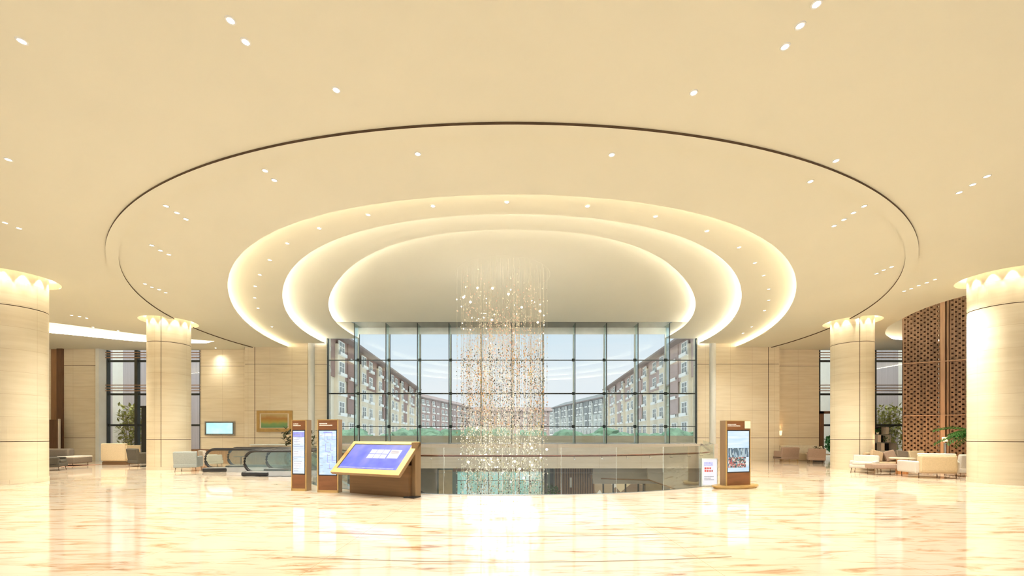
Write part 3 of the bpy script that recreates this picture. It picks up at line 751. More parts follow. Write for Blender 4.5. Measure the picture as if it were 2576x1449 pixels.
def strand(b, x, y, rn):
    ztop = 0; zlow = LOZ + rn.uniform(0, .8)
    b.mi = 0; b.tube([(x, y, ztop), (x, y, zlow)], .0022, 3, cap=False)
    wave = .45 * math.sin(x * 2.3 + 1) + .35 * math.sin(x * 5 + y * 2)
    z = zlow
    while z < -.25:
        zw = z + Z3                                 # world height
        if zw > 5.35 + wave: dens = .13 if zw < 6.9 else .05
        elif zw > 1.75: dens = .60
        elif zw > 0: dens = .42
        else: dens = .50
        zone_hi = 4.6 < zw < 6.0 + wave * .6; zone_lo = -.05 < zw < 1.9
        if rn.random() < dens:
            if zone_hi or zw > 5.35 + wave: b.mi = 3 if rn.random() < .6 else 4
            elif zone_lo: b.mi = 3 if rn.random() < .8 else 5
            else:
                # drifts of colour through the middle of the cylinder
                q = math.sin(x * 3.1 + zw * 1.3) + .8 * math.sin(zw * 2.1 - x * 1.7 + y)
                b.mi = rn.choice([1, 1, 4, 2, 5]) if q > .35 else rn.choice([2, 2, 3, 3, 4])
                if zw < 0: b.mi = rn.choice([2, 3, 3, 5])
            leafc(b, x + rn.uniform(-.02, .02), y + rn.uniform(-.02, .02), z, rn.uniform(.03, .062), rn)
        z += rn.uniform(.075, .15)
for i, (x, y) in enumerate(strands[:100]):
    b = MB(); strand(b, x, y, rnd); o = b.build('crystal_strand', CM, ch)
b = MB()
for x, y in strands[100:]: strand(b, x, y, rnd)
o = b.build('crystal_strands', CM, ch); o['kind'] = 'stuff'
for k in range(16):
    l = bpy.data.lights.new('lamp', 'POINT'); l.energy = CHAND_W; l.color = (1, .97, .92); l.shadow_soft_size = .6
    o = bpy.data.objects.new('lamp', l); COL.objects.link(o); o.parent = ch; o.location = (.9 * math.cos(k * 2.4), .9 * math.sin(k * 2.4), (.0 + k * .30) - Z3)
for k in range(96):
    if k < 44: zw = min(7.1, rnd.gauss(6.0, .5))
    else: zw = rnd.gauss(.75, .42)
    x, y = rnd.choice(strands[:260]); s_ = rnd.choice([.018, .022, .026, .045])
    if y > 1.3: y = -y
    MB().lathe([(0, -s_), (s_ * .8, -s_ * .5), (s_, 0), (s_ * .8, s_ * .5), (0, s_)], 8, (x, y, zw - Z3), cap=False).build('light_point', 'spark', ch)

# ------------------------------------------------------------------ standing directory screens
def scribble(b, x0, z0, widths, h, y, rnd_, gap=.012):
    """rows of tiny letter blocks (the lettering is too small to read in the photo)"""
    for r, w in enumerate(widths):
        x = x0; z = z0 - r * (h + gap)
        while x < x0 + w:
            cw = h * rnd_.uniform(.5, .9); b.box(x, x + cw, y - .002, y, z, z + h * rnd_.uniform(.8, 1)); x += cw + h * .22
def kiosk(x, y, rz, label, w, dp, H, scr, kind, face='brown_panel', frame='bronze'):
    t = thing('directory_totem', label, 'information kiosk', (x, y, 0), rz); rn = random.Random(int(abs(x) * 10))
    fr = .028
    b = MB(); b.box(-w / 2, w / 2, -dp / 2 + .02, dp / 2, 0, H); b.build('body', frame, t)
    b = MB(); b.box(-w / 2, -w / 2 + fr, -dp / 2, -dp / 2 + .03, 0, H); b.box(w / 2 - fr, w / 2, -dp / 2, -dp / 2 + .03, 0, H)
    b.box(-w / 2, w / 2, -dp / 2, -dp / 2 + .03, H - .02, H); b.box(-w / 2, w / 2, -dp / 2, -dp / 2 + .03, 0, .07); b.build('edge_frame', 'gold_trim', t)
    z1, z2 = .46, 1.72; yi = -dp / 2 + .008; x0, x1 = -w / 2 + fr, w / 2 - fr
    MB().box(x0, x1, yi, yi + .02, z2, H - .02).build('header_panel', face, t)
    MB().box(x0, x1, yi, yi + .02, .07, z1).build('lower_panel', face, t)
    MB().box(x0, x1, yi - .003, yi + .02, z1, z2).build('screen_bezel', 'black', t)
    ys = yi - .006; sc = MB().box(x0 + .03, x1 - .03, ys, yi, z1 + .03, z2 - .03).build('screen', scr, t)
    sx0, sx1 = x0 + .03, x1 - .03; hz = z2 - z1
    def panel(name, m, a0, a1, b0, b1): MB().box(sx0 + (sx1 - sx0) * a0, sx0 + (sx1 - sx0) * a1, ys - .003, ys, z1 + hz * b0, z1 + hz * b1).build(name, m, sc)
    if kind == 'list':
        panel('display_banner', 'scr_purple', 0, 1, .84, .95)
        for i, (b0, b1) in enumerate(((.70, .83), (.42, .54), (.14, .28))): panel('display_block', 'scr_tile', .03, .97, b0, b1)
        b = MB()
        for i in range(16): scribble(b, sx0 + .03, z1 + .1 + i * .068, [rn.uniform(.1, w * .6)], .012, ys - .003, rn)
        b.build('display_text', 'text_grey', sc)
    if kind == 'map':
        panel('display_banner', 'scr_purple', .25, .75, .93, .955); panel('display_block', 'scr_tile', .02, .98, .86, .91)
        b = MB()
        for i in range(9):
            xx = sx0 + (sx1 - sx0) * rn.uniform(.15, .8); zz = z1 + hz * rn.uniform(.1, .8); b.box(xx, xx + .012, ys - .003, ys, zz, zz + rn.uniform(.1, .3)); b.box(xx, min(sx1, xx + rn.uniform(.05, .18)), ys - .003, ys, zz, zz + .012)
        b.build('display_map_lines', 'scr_purple', sc)
        b = MB()
        for i in range(12): scribble(b, sx0 + rn.uniform(.02, .3), z1 + .1 + i * .09, [rn.uniform(.04, .12)], .012, ys - .003, rn)
        b.build('display_text', 'text_grey', sc)
    if kind == 'photo':
        panel('display_town', 'scr_town', .02, .98, .36, .58); panel('display_crowd', 'scr_photo', .02, .85, .12, .37)
        MB().box(w / 2 - .225, w / 2 - .01, -dp / 2 - .006, -dp / 2, H - .235, H - .015).build('blank_card', 'cream_card', t)
    b = MB(); scribble(b, x0 + .03, H - .125, [w * .33, w * .5] if kind != 'map' else [w * .38, w * .62], .026, yi, rn, .02); b.build('header_text', 'text_white', t)
    return t
kiosk(-5.98, 11.85, math.radians(-12), 'left one of the two slim brown directory totems, showing a blue list screen', .48, .22, 2.0, 'scr_list', 'list')
kiosk(-5.02, 11.5, math.radians(-9), 'right one of the two slim brown totems, showing a pale map, behind the touch table', .62, .20, 2.0, 'scr_map', 'map')
t = kiosk(6.66, 12.45, math.radians(17), 'brown directory totem with a street photo screen on an oval foot, right of the opening', .90, .24, 2.0, 'scr_sky', 'photo')
b = MB(); vs = [(.80 * math.cos(2 * PI * k / 48), .34 * math.sin(2 * PI * k / 48)) for k in range(48)]; b.prism(vs, .045, .09); b.prism([(p[0] * .93, p[1] * .9) for p in vs], 0, .045)
b.build('oval_foot', 'gold_trim', t)

# ------------------------------------------------------------------ tilted touch table
t = thing('touch_table', 'low brown kiosk with a large tilted purple touchscreen in a golden frame', 'information kiosk', (-3.34, 11.05, 0), math.radians(-25))
MB().box(-1.12, .88, -.16, .12, 0, .80).build('base', 'brown_box', t)
MB().box(.88, 1.0, -.04, .18, 0, 1.39).build('side_post', 'bronze', t)
MB().box(-1.12, .88, .12, .17, .0, 1.30).build('back_panel', 'brown_box', t)
# slab: local plane, hinge at the top rear edge
ang = math.radians(44); TM = Matrix.Translation((0, .14, 1.40)) @ Matrix.Rotation(math.radians(0), 4, 'Z') @ Matrix.Rotation(ang - PI, 4, 'X')
# slab axes: x across, v down the slope towards the viewer, n out of the face
def slab_pt(x, v, n): c, s_ = math.cos(ang), math.sin(ang); return Vector((x, .14 - v * c - n * s_, 1.40 - v * s_ + n * c))
def slab_box(x0, x1, v0, v1, n0, n1):
    b = MB(); vs = [slab_pt(x, v, n) for x in (x0, x1) for v in (v0, v1) for n in (n0, n1)]
    return b.add(vs, [(0, 1, 3, 2), (4, 6, 7, 5), (0, 4, 5, 1), (2, 3, 7, 6), (0, 2, 6, 4), (1, 5, 7, 3)])
VL_ = 1.14; X0, X1 = -1.27, 1.0
slab_box(X0, X1, 0, VL_, -.09, -.01).build('tabletop', 'bronze', t)
b = slab_box(X0, X1, 0, .10, -.01, .004); 
for q in ((X0, X1, VL_ - .15, VL_), (X0, X0 + .12, .10, VL_ - .15), (X1 - .17, X1, .10, VL_ - .15)):
    o2 = slab_box(*q, -.01, .004); b.add(o2.v, o2.f)
b.build('golden_frame', 'gold_trim', t)
slab_box(X0 + .12, X1 - .17, .10, VL_ - .15, -.01, -.004).build('screen_bezel', 'black', t)
sx0, sx1, sv0, sv1 = X0 + .15, X1 - .18, .125, VL_ - .16
sc = slab_box(sx0, sx1, sv0, sv1, -.006, -.002).build('screen', 'scr_blue', t)
b = MB()
for r in range(2):
    for c in range(3):
        q = slab_box(-.40 + c * .215, -.40 + c * .215 + .20, .30 + r * .165, .30 + r * .165 + .145, -.003, .000); b.add(q.v, q.f)
q = slab_box(.27, .62, .30, .60, -.003, .0); b.add(q.v, q.f); b.build('display_tiles', 'scr_tile', sc)
slab_box(.30, .56, .335, .43, -.003, .002).build('display_photo', 'text_grey', sc)
slab_box(sx0 + .05, sx1 - .1, sv1 - .05, sv1 - .015, -.003, .001).build('display_task_bar', 'scr_purple', sc)
MB().box(.80, 1.12, -.26, .02, 0, .03).build('floor_bracket', 'black', t)
MB().tube([slab_pt(.88, .96, -.10), slab_pt(.88, .96, -.16)], .03, 8).build('lock_knob', 'steel', t)

# ------------------------------------------------------------------ white poster behind the right totem
t = thing('poster_stand', 'white lit poster board with red lettering, half hidden behind the right totem', 'poster', (6.02, 12.74, 0), math.radians(5))
MB().box(-.25, .25, -.03, .03, .02, .86).build('frame', 'fin_edge', t)
MB().box(-.225, .225, -.036, -.03, .05, .83).build('poster', 'poster_white', t)
b = MB(); rn = random.Random(5); scribble(b, -.18, .70, [.26, .28], .04, -.036, rn, .02); b.build('violet_text', 'scr_purple', t)
b = MB(); scribble(b, -.17, .53, [.2, .26], .06, -.036, rn, .02); b.build('red_text', 'text_red', t)
b = MB(); scribble(b, -.18, .30, [.3, .2, .3], .02, -.036, rn, .03); b.build('small_text', 'text_grey', t)

# ------------------------------------------------------------------ television, painting, reception
t = thing('television', 'flat lit television showing pale cyan, hung on the recessed stone wall', 'television', (-17.78, GY + .62, 1.95))
MB().box(-.84, .84, 0, .06, -.36, .36).build('casing', 'black', t); MB().box(-.80, .80, -.006, 0, -.33, .33).build('screen', 'scr_cyan', t)
MB().box(-.9, .9, .0, .03, -.42, .42).build('surround', 'steel', t)
t = thing('framed_painting', 'green and ochre landscape painting in a wide golden frame on the stone wall', 'painting', (-14.05, GY - .08, 1.74))
b = MB()
for x0, x1, z0, z1_ in ((-1.05, 1.05, 1.08, 1.25), (-1.05, 1.05, 0, .20), (-1.05, -.87, .2, 1.08), (.87, 1.05, .2, 1.08)): b.box(x0, x1, 0, .07, z0, z1_)
b.build('frame', 'gold_trim', t); MB().box(-.87, .87, .01, .06, .2, 1.08).build('mount', 'stone_table', t); MB().box(-.78, .78, -.0, .01, .24, 1.04).build('canvas', 'painting', t)
t = thing('reception_desk', 'pale stone reception desk below the painting', 'desk', (-13.2, 23.3, 0))
MB().box(-1.15, 1.3, -.35, .35, 0, .98).build('body', 'stone_table', t); MB().box(-1.2, 1.35, -.40, .4, .98, 1.04).build('worktop', 'fin_edge', t)
MB().box(-1.15, 1.3, -.36, -.35, .1, .16).build('foot_trim', 'steel', t)
t = thing('flower_vase', 'dark leafy plant in a round pot beside the slim totems', 'plant', (-11.0, 21.4, 0))
MB().lathe([(.18, 0), (.26, .3), (.22, .75), (.15, .9)], 20).build('pot', 'pot', t); leafy(t, 170, .75, .75, 1.05, 'leaf_dark', .32, 4)
b = MB()
for k in range(8): a = k * .8; b.tube([(0, 0, .85), (.25 * math.cos(a), .25 * math.sin(a), 1.2), (.6 * math.cos(a), .6 * math.sin(a), 1.5)], .012, 4)
b.build('stems', 'dark_wood', t)
t = thing('low_partition', 'long low dark brown partition behind the escalators', 'partition', (-15.4, 22.6, 0))
MB().box(-3.6, 3.2, 0, .22, 0, .72).build('body', 'brown_timber', t); MB().box(-3.65, 3.25, -.03, .25, .72, .78).build('cap', 'dark_wood', t)

# ------------------------------------------------------------------ lounge furniture
def armchair(loc, rz, label, m='fabric_taupe', w=.85, d=.8, h=.80, group=None, legm='dark_wood', name='armchair', leg=.16, arms=True):
    t = thing(name, label, 'armchair' if name == 'armchair' else 'sofa', loc, rz, group)
    MB().cushion(-w / 2, w / 2, -d / 2, d / 2, leg, .34, .05).build('base', m, t)
    MB().cushion(-w / 2 + .1, w / 2 - .1, -d / 2 + .0, d / 2 - .16, .33, .46, .05).build('seat_cushion', m, t)
    Mx = Matrix.Translation((0, d / 2 - .1, .3)) @ Matrix.Rotation(math.radians(-8), 4, 'X')
    MB().cushion(-w / 2, w / 2, -.07, .09, 0, h - .3, .06, Mx).build('backrest', m, t)
    if arms:
        for s_ in (-1, 1): MB().cushion(s_ * (w / 2 - .07) - .07, s_ * (w / 2 - .07) + .07, -d / 2 + .05, d / 2 - .05, .2, h - .22, .05).build('armrest', m, t)
    for sx in (-1, 1):
        for sy in (-1, 1): MB().tube([(sx * (w / 2 - .08), sy * (d / 2 - .08), leg + .05), (sx * (w / 2 - .05), sy * (d / 2 - .05), 0)], [.028, .016], 8).build('leg', legm, t)
    return t
# left lounge
t = thing('daybed', 'long dark taupe daybed with a raised end beside the nearest left column', 'sofa', (-23.0, 21.0, 0), math.radians(4))
MB().cushion(-1.5, 1.35, -.5, .5, .14, .44, .06).build('base', 'fabric_taupe', t); MB().cushion(-1.5, .5, .1, .5, .40, .86, .1).build('backrest', 'fabric_taupe', t)
MB().cushion(.55, 1.35, -.5, .5, .42, .5, .03).build('seat_pad', 'fabric_pale', t)
for sx in (-1.3, 1.2):
    for sy in (-.4, .4): MB().tube([(sx, sy, .16), (sx, sy, 0)], .025, 6).build('leg', 'dark_wood', t)
tag(MB().box(-24.6, -21.5, 20.3, 22.0, 0.001, .006).build('rug', 'rug'), 'reddish rug under the dark taupe daybed', 'rug')
armchair((-20.3, 18.4, .0), math.radians(120), 'black armchair cut off by the nearest left column', 'fabric_dark')
armchair((-22.6, 23.9, 0), math.radians(200), 'grey wooden-framed armchair between the daybed and the beige high-backed chair', 'fabric_mauve', .95, .8, .86)
t = thing('side_table', 'small round dark side table between the daybed and the beige high-backed chair', 'side table', (-21.9, 22.7, 0))
MB().lathe([(.26, .46), (.28, .48), (.28, .5), (.26, .51)], 24).build('tabletop', 'fabric_pale', t); MB().lathe([(.2, 0), (.2, .02), (.03, .04), (.03, .46)], 16).build('pedestal', 'dark_wood', t)
t = thing('high_back_chair', 'square beige high-backed lounge chair seen from behind', 'armchair', (-20.75, 22.2, 0), math.radians(4))
MB().cushion(-.60, .60, -.55, -.37, .22, 1.12, .05).build('backrest', 'fabric_beige', t); MB().cushion(-.60, .60, -.45, .45, .16, .46, .05).build('base', 'fabric_beige', t)
for s_ in (-1, 1): MB().cushion(s_ * .56 - .08, s_ * .56 + .08, -.5, .4, .3, 1.0, .04).build('wing', 'fabric_beige', t)
MB().box(-.58, .58, -.48, .42, 0, .16).build('plinth', 'brown_box', t)
armchair((-18.35, 20.9, 0), math.radians(150), 'dark olive-brown lounge chair tucked against the column by the escalators', 'fabric_dark', 1.15, 1.05, .90)
armchair((-14.1, 18.2, 0), math.radians(200), 'blue-grey armchair standing between the column and the rear escalator', 'fabric_blue', .85, .8, .86)
armchair((-14.7, 20.4, 0), math.radians(140), 'pale grey armchair behind the blue-grey one', 'fabric_pale', .85, .8, .82)
t = thing('side_table', 'small dark side table between the blue-grey armchair and the escalator', 'side table', (-13.5, 20.8, 0))
MB().lathe([(.3, .46), (.32, .48), (.32, .5)], 24).build('tabletop', 'dark_wood', t); MB().lathe([(.18, 0), (.18, .02), (.03, .04), (.03, .46)], 16).build('pedestal', 'dark_wood', t)
t = thing('room_divider', 'tall dark red-brown panel with a thin pale edge beyond the nearest left column', 'partition', (-27.0, 24.6, 0))
MB().box(-.9, .25, 0, .08, 0, 2.45).build('panel', 'dark_wood', t); MB().box(.25, .30, -.01, .09, 0, 2.5).build('edge', 'fabric_pale', t)

# far right seating group
armchair((15.75, 24.0, 0), math.radians(180), 'mauve armchair seen from behind in front of the stone recess', 'fabric_mauve', 1.0, .8, .86, legm='gold_trim')
armchair((16.75, 23.0, 0), math.radians(150), 'second mauve armchair of the far right group, turned towards the flower table', 'fabric_mauve', .8, .75, .82)
t = thing('flower_table', 'low stone table with a dark drum base in the far right seating group', 'table', (17.75, 24.2, 0))
MB().lathe([(.55, .40), (.58, .42), (.58, .45), (.55, .46)], 28).build('tabletop', 'stone_table', t); MB().lathe([(.26, 0), (.26, .40)], 20).build('drum_base', 'black', t)
t = thing('flower_bowl', 'bowl of cream flowers on the far right table', 'flowers', (17.75, 24.2, .46))
MB().lathe([(.10, 0), (.2, .08), (.22, .12)], 18).build('bowl', 'dark_wood', t); leafy(t, 70, .28, .28, .1, 'leaf_dark', .16, 9)
b = MB(); rn = random.Random(3)
for k in range(16): b.blob((rn.uniform(-.28, .28), rn.uniform(-.25, .25), rn.uniform(.15, .42)), .06, .06, .05, k, .2, 1)
b.build('blossoms', 'flower_white', t)
armchair((19.0, 24.0, 0), math.radians(200), 'rose-brown armchair at the right end of the far group, beside the column', 'fabric_mauve', .9, .8, .72)
t = thing('upholstered_bench', 'long cream upholstered bench against the stone recess wall', 'bench', (17.3, 25.1, 0))
MB().cushion(-1.1, 1.2, -.2, .2, .0, .44, .04).build('seat', 'fabric_beige', t); MB().cushion(-1.1, 1.2, .12, .22, .44, .92, .04).build('backrest', 'flower_white', t)
t = thing('wall_lamp', 'small warm wall lamp glowing in the corner of the right stone recess', 'lamp', (16.25, GY + .5, 1.52))
MB().lathe([(.05, 0), (.09, .28)], 16, cap=False).build('shade', 'lamp_shade', t); MB().box(-.02, .02, .05, .2, .08, .14).build('bracket', 'gold_trim', t)
l = bpy.data.lights.new('bulb', 'POINT'); l.energy = 25; l.color = (1, .62, .3); l.shadow_soft_size = .05; o = bpy.data.objects.new('bulb', l); COL.objects.link(o); o.parent = t; o.location = (0, .02, .14)

# near right seating group
armchair((14.6, 17.3, 0), math.radians(-50), 'pale armchair with a slanted side at the left end of the right seating group', 'fabric_pale', .85, .8, .72, leg=.2)
t = thing('sofa', 'sand-coloured sofa heaped with cushions behind the oblong stool', 'sofa', (16.55, 17.85, 0), math.radians(0))
MB().cushion(-1.2, 1.25, -.45, .45, .14, .42, .06).build('base', 'fabric_sand', t); MB().cushion(-1.2, 1.25, .26, .48, .3, .80, .08).build('backrest', 'fabric_sand', t)
for sx in (-1.1, 1.1): MB().tube([(sx, -.36, .16), (sx, -.38, 0)], .025, 6).build('leg', 'dark_wood', t)
for k, (x, m, lb, a) in enumerate(((-.88, 'fabric_sand', 'tan cushion at the left end of the sand-coloured sofa', 18), (-.30, 'fabric_mauve', 'darker brown cushion leaning in the middle of the sand-coloured sofa', -14),
                                   (.22, 'fabric_taupe', 'dark taupe cushion right of the middle of the sand-coloured sofa', 8), (.84, 'fabric_beige', 'wide beige cushion at the right end of the sand-coloured sofa', 0))):
    Mx = Matrix.Rotation(math.radians(-14), 4, 'X') @ Matrix.Rotation(math.radians(a), 4, 'Y')
    b = MB(); b.cushion(-.24 if k < 3 else -.34, .24 if k < 3 else .34, -.07, .07, -.22, .22, .07, Mx)
    p = Matrix.Translation((16.55, 17.85, 0)) @ Vector((x, .10, .67))
    o = b.build('cushion', m, loc=p); tag(o, lb, 'cushion', 'cushions on the sand-coloured sofa')
t = thing('stool', 'oblong upholstered stool with thin dark legs before the cushioned sofa', 'stool', (14.5, 16.35, 0), math.radians(-4))
MB().cushion(-.50, .50, -.22, .22, .26, .44, .05).build('seat', 'fabric_mauve', t)
for sx in (-.42, .42):
    for sy in (-.16, .16): MB().tube([(sx, sy, .28), (sx, sy, 0)], .014, 6).build('leg', 'dark_wood', t)
t = thing('round_table', 'round stone-topped table on a copper drum base between the sofas', 'table', (15.6, 16.7, 0))
MB().lathe([(.37, .60), (.40, .62), (.40, .65), (.37, .66)], 32).build('tabletop', 'stone_table', t)
MB().lathe([(.19, 0), (.19, .28), (.17, .60)], 24).build('drum_base', 'copper', t)
t = thing('sofa', 'beige curved-back sofa seen from behind, nearest the right column', 'sofa', (15.38, 15.4, 0), math.radians(170))
MB().cushion(-.58, .58, -.55, .45, .18, .46, .06).build('base', 'fabric_sand', t)
MB().cushion(-.58, .58, .26, .48, .22, .84, .08).build('backrest', 'fabric_beige', t)
MB().cushion(-.55, .55, .24, .44, .82, .9, .03).build('back_roll', 'flower_white', t)
for s_ in (-1, 1): MB().cushion(s_ * .60 - .1, s_ * .60 + .1, -.55, .4, .18, .62, .07).build('armrest', 'fabric_pale', t)
for sx in (-.58, .58):
    for sy in (-.45, .38): MB().tube([(sx, sy, .2), (sx, sy, 0)], .02, 6).build('leg', 'dark_wood', t)
armchair((17.1, 15.8, 0), math.radians(170), 'grey armchair half hidden by the nearest right column', 'fabric_pale', .85, .8, .85)
# timber lattice screen (free standing wall of openwork bays)
t = thing('lattice_screen', 'tall brown openwork timber lattice screen rising into the lit ceiling recess', 'screen', (20.25, 21.6, 0), math.atan2(-1.7, 2.6) * 1.0)
HS = 9.2; x = 0; rn = random.Random(8)
bays = [(1.35, 'lattice'), (.16, 'post'), (.22, 'slat'), (2.0, 'lattice'), (.12, 'post'), (.95, 'slat'), (.12, 'post'), (1.7, 'lattice'), (.14, 'post'), (1.2, 'slat')]
for w, kd in bays:
    if kd == 'post': MB().box(x, x + w, -.12, .12, 0, HS).build('post', 'wood_slat', t)
    elif kd == 'slat':
        b = MB(); n = max(1, int(w / .19))
        b.box(x, x + w, .10, .12, 0, HS)
        for k in range(n): b.box(x + (k + .3) * w / n, x + (k + .62) * w / n, -.1, .08, 0, HS)
        b.build('slat_panel', 'wood_lattice', t)
    else:
        b = MB(); cell = .12; n = int(w / cell); m = int(HS / cell)
        for k in range(n + 1): b.box(x + k * w / n - .018, x + k * w / n + .018, -.03, .03, 0, HS)
        for j in range(m + 1):
            b.box(x, x + w, -.025, .025, j * cell - .015, j * cell + .015)
            for k in range(n):
                if (j + k) % 2: b.box(x + (k + .18) * w / n, x + (k + .82) * w / n, -.028, .028, (j + .22) * cell, (j + .8) * cell)
        b.build('lattice_panel', 'wood_lattice', t)
        b = MB(); b.box(x, x + w, .25, .27, 0, HS); b.build('backing_panel', 'dark_wood', t)
    x += w
MB().box(0, x, -.14, .14, 2.52, 2.56).build('cross_rail', 'wood_slat', t)
MB().box(0, x, -.14, .14, 5.2, 5.24).build('cross_rail', 'wood_slat', t)
t = thing('table_lamp', 'small glowing table lamp by the palm in front of the lattice screen', 'lamp', (19.6, 18.9, 0))
MB().lathe([(.25, 0), (.25, .02), (.03, .04), (.03, .66)], 16).build('stand', 'dark_wood', t); MB().lathe([(.3, .60), (.32, .62), (.3, .64)], 20).build('shelf', 'stone_table', t)
MB().lathe([(.04, .66), (.05, 1.2)], 12).build('stem', 'steel', t); MB().lathe([(.09, 1.26), (.10, 1.47)], 20, cap=False).build('shade', 'lamp_shade', t)
l = bpy.data.lights.new('bulb', 'POINT'); l.energy = 140; l.color = (1, .6, .28); l.shadow_soft_size = .06; o = bpy.data.objects.new('bulb', l); COL.objects.link(o); o.parent = t; o.location = (0, .2, 1.38)
t = thing('potted_palm', 'green potted palm arching out beside the nearest right column', 'plant', (19.0, 17.0, 0))
MB().lathe([(.2, 0), (.28, .5), (.26, .55), (.22, .5)], 20).build('pot', 'dark_wood', t)
rn = random.Random(12); b = MB(); st = MB()
for k in range(20):
    a = k * 2.4; L_ = rn.uniform(1.0, 1.5); el = rn.uniform(.35, 1.1); path = []
    for j in range(9):
        f = j / 8; path.append(Vector((math.cos(a) * L_ * f * math.cos(el * (1 - f * .6)), math.sin(a) * L_ * f * math.cos(el * (1 - f * .6)), 1.5 + L_ * f * math.sin(el) - .7 * f * f * L_)))
    st.tube([(0, 0, .5)] + path, .012, 4)
    for j in range(1, 9):
        for q in (0, .5):
            p = path[j - 1].lerp(path[j], q); d_ = (path[j] - path[j - 1]).normalized(); sd_ = d_.cross(Vector((0, 0, 1))).normalized()
            for s_ in (-1, 1):
                tip = p + (sd_ * s_ + d_ * .6).normalized() * .42 * (1.1 - j / 10) - Vector((0, 0, .10)); b.add([p, p + (tip - p) * .5 + d_ * .045, tip, p + (tip - p) * .5 - d_ * .045], [(0, 1, 2, 3)])
st.build('stalks', 'leaf', t); b.build('fronds', 'leaf', t)
# checkered display shelf
t = thing('display_shelf', 'black and white checkered open shelf under the lounge window behind the sofas', 'shelf', (20.25, 23.0, .52))
MB().box(-.95, .80, .0, .32, 0, .14).build('plinth', 'white_paint', t)
MB().box(-.95, .80, .28, .32, .14, 1.5).build('back_panel', 'black', t)
MB().box(-.95, .80, .0, .3, 1.46, 1.5).build('top', 'black', t)
for z in (.14, .58, 1.02): MB().box(-.95, .80, 0, .3, z, z + .03).build('shelf_board', 'fabric_blue', t)
for x_, z in ((-.95, .14), (.1, .14), (-.72, .6), (-.1, .6), (.45, .6), (.35, 1.04), (.76, .14)): MB().box(x_, x_ + .18, .0, .28, z + .03, z + .43).build('divider', 'fabric_pale', t)
tag(MB().box(19.3, 21.1, 22.95, 23.4, 0, .52).build('cabinet', 'white_paint'), 'low white cabinet carrying the black and white checkered shelf', 'cabinet')
for x_, z, lb in ((20.25, 1.59, 'small bright green plant on the top row of the checkered shelf'), (20.75, 1.15, 'small dark green plant on the right of the checkered shelf'), (19.45, 1.59, 'dark trailing plant at the top left of the checkered shelf')):
    t2 = thing('shelf_plant', lb, 'plant', (x_, 23.12, z)); MB().lathe([(.05, 0), (.07, .1)], 12).build('pot', 'white_paint', t2); leafy(t2, 50, .13, .18, .08, 'leaf', .12, int(x_ * 10))

# ------------------------------------------------------------------ lower storey seen through the opening
def low(name, x0, x1, y, z0, z1_, m, lab, cat, dz=.15):
    o = MB().box(x0, x1, y, y + dz, z0, z1_).build(name, m); return tag(o, lab, cat)
LY = 30.0; LZ0, LZ1 = -5.5, -.3
def lx(px): return (px - 1288) / F * LY
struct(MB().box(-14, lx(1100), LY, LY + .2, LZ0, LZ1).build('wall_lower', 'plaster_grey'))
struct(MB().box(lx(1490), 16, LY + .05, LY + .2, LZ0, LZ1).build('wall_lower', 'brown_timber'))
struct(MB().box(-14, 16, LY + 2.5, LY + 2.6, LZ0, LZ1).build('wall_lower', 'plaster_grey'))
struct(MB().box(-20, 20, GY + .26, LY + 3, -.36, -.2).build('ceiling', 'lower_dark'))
low('wall_panel', lx(1104), lx(1138), LY - .1, LZ0, -.95, 'beige_panel', 'beige panel on the lower floor, left of the teal glazing', 'wall panel')
t = thing('lower_glazing', 'teal-lit glass shopfront on the lower floor behind the chandelier', 'shopfront', (0, LY, 0))
MB().box(lx(1150), lx(1362), 0, .05, LZ0, -1.05).build('lit_glass', 'scr_teal', t)
MB().box(lx(1140), lx(1366), -.06, .0, -1.1, -.6).build('header', 'brown_timber', t)
for px in (1150, 1176, 1202, 1228, 1254, 1280, 1306, 1332, 1358): MB().box(lx(px) - .03, lx(px) + .03, -.08, 0, LZ0, -1.05).build('mullion', 'dark_steel', t)
MB().box(lx(1150), lx(1362), -.07, 0, -1.75, -1.71).build('transom', 'dark_steel', t)
for k in range(5):
    px = 1104 + k * 7 + (260 if k > 2 else 0)
for k, (px, lb) in enumerate(((1370, 'dark square post on the lower floor, right of the teal glazing'), (1384, 'second dark square post on the lower floor, beside the green planting'))):
    low('lower_post', lx(px) - .12, lx(px) + .12, LY - 1.2, LZ0, -.6, 'dark_steel', lb, 'post')
t = thing('lower_planting', 'bright green plant on the lower floor behind the two dark posts', 'plant', (lx(1382), LY - 2.2, -3.0)); leafy(t, 200, .4, 1.0, 0, 'leaf', .3, 6); MB().lathe([(.3, -2.5), (.35, .1)], 16).build('pot', 'pot', t)
t = thing('slatted_wall', 'brown vertical slatted timber screen on the lower floor', 'screen', (0, LY - .1, 0))
b = MB(); x = lx(1395)
while x < lx(1492): b.box(x, x + .10, -.12, .0, LZ0, -.55); x += .17
b.build('slats', 'brown_timber', t); MB().box(lx(1395), lx(1492), 0, .05, LZ0, -.5).build('backing', 'dark_wood', t)
tag(MB().box(lx(1432), lx(1437), LY - .3, LY - .25, -2.2, -1.5).build('wall_lantern', 'crystal_pearl'), 'slim warm lantern on the slatted timber screen of the lower floor', 'lamp')
t = thing('lower_shop', 'warmly lit shop with glass front on the lower floor, right', 'shopfront', (0, LY, 0))
MB().box(lx(1490), lx(1618), -.02, .03, LZ0, -1.45).build('lit_interior', 'warm_shop', t); MB().box(lx(1480), lx(1625), -.9, .0, -1.5, -1.25).build('canopy', 'brown_timber', t)
for px in (1492, 1517, 1542, 1573, 1605, 1618): MB().box(lx(px) - .05, lx(px) + .05, -.1, -.02, LZ0, -1.45).build('mullion', 'dark_steel', t)
low('wall_panel', lx(1622), lx(1700), LY - .2, LZ0, -1.0, 'beige_panel', 'warm beige wall panel on the lower floor at the far right', 'wall panel')
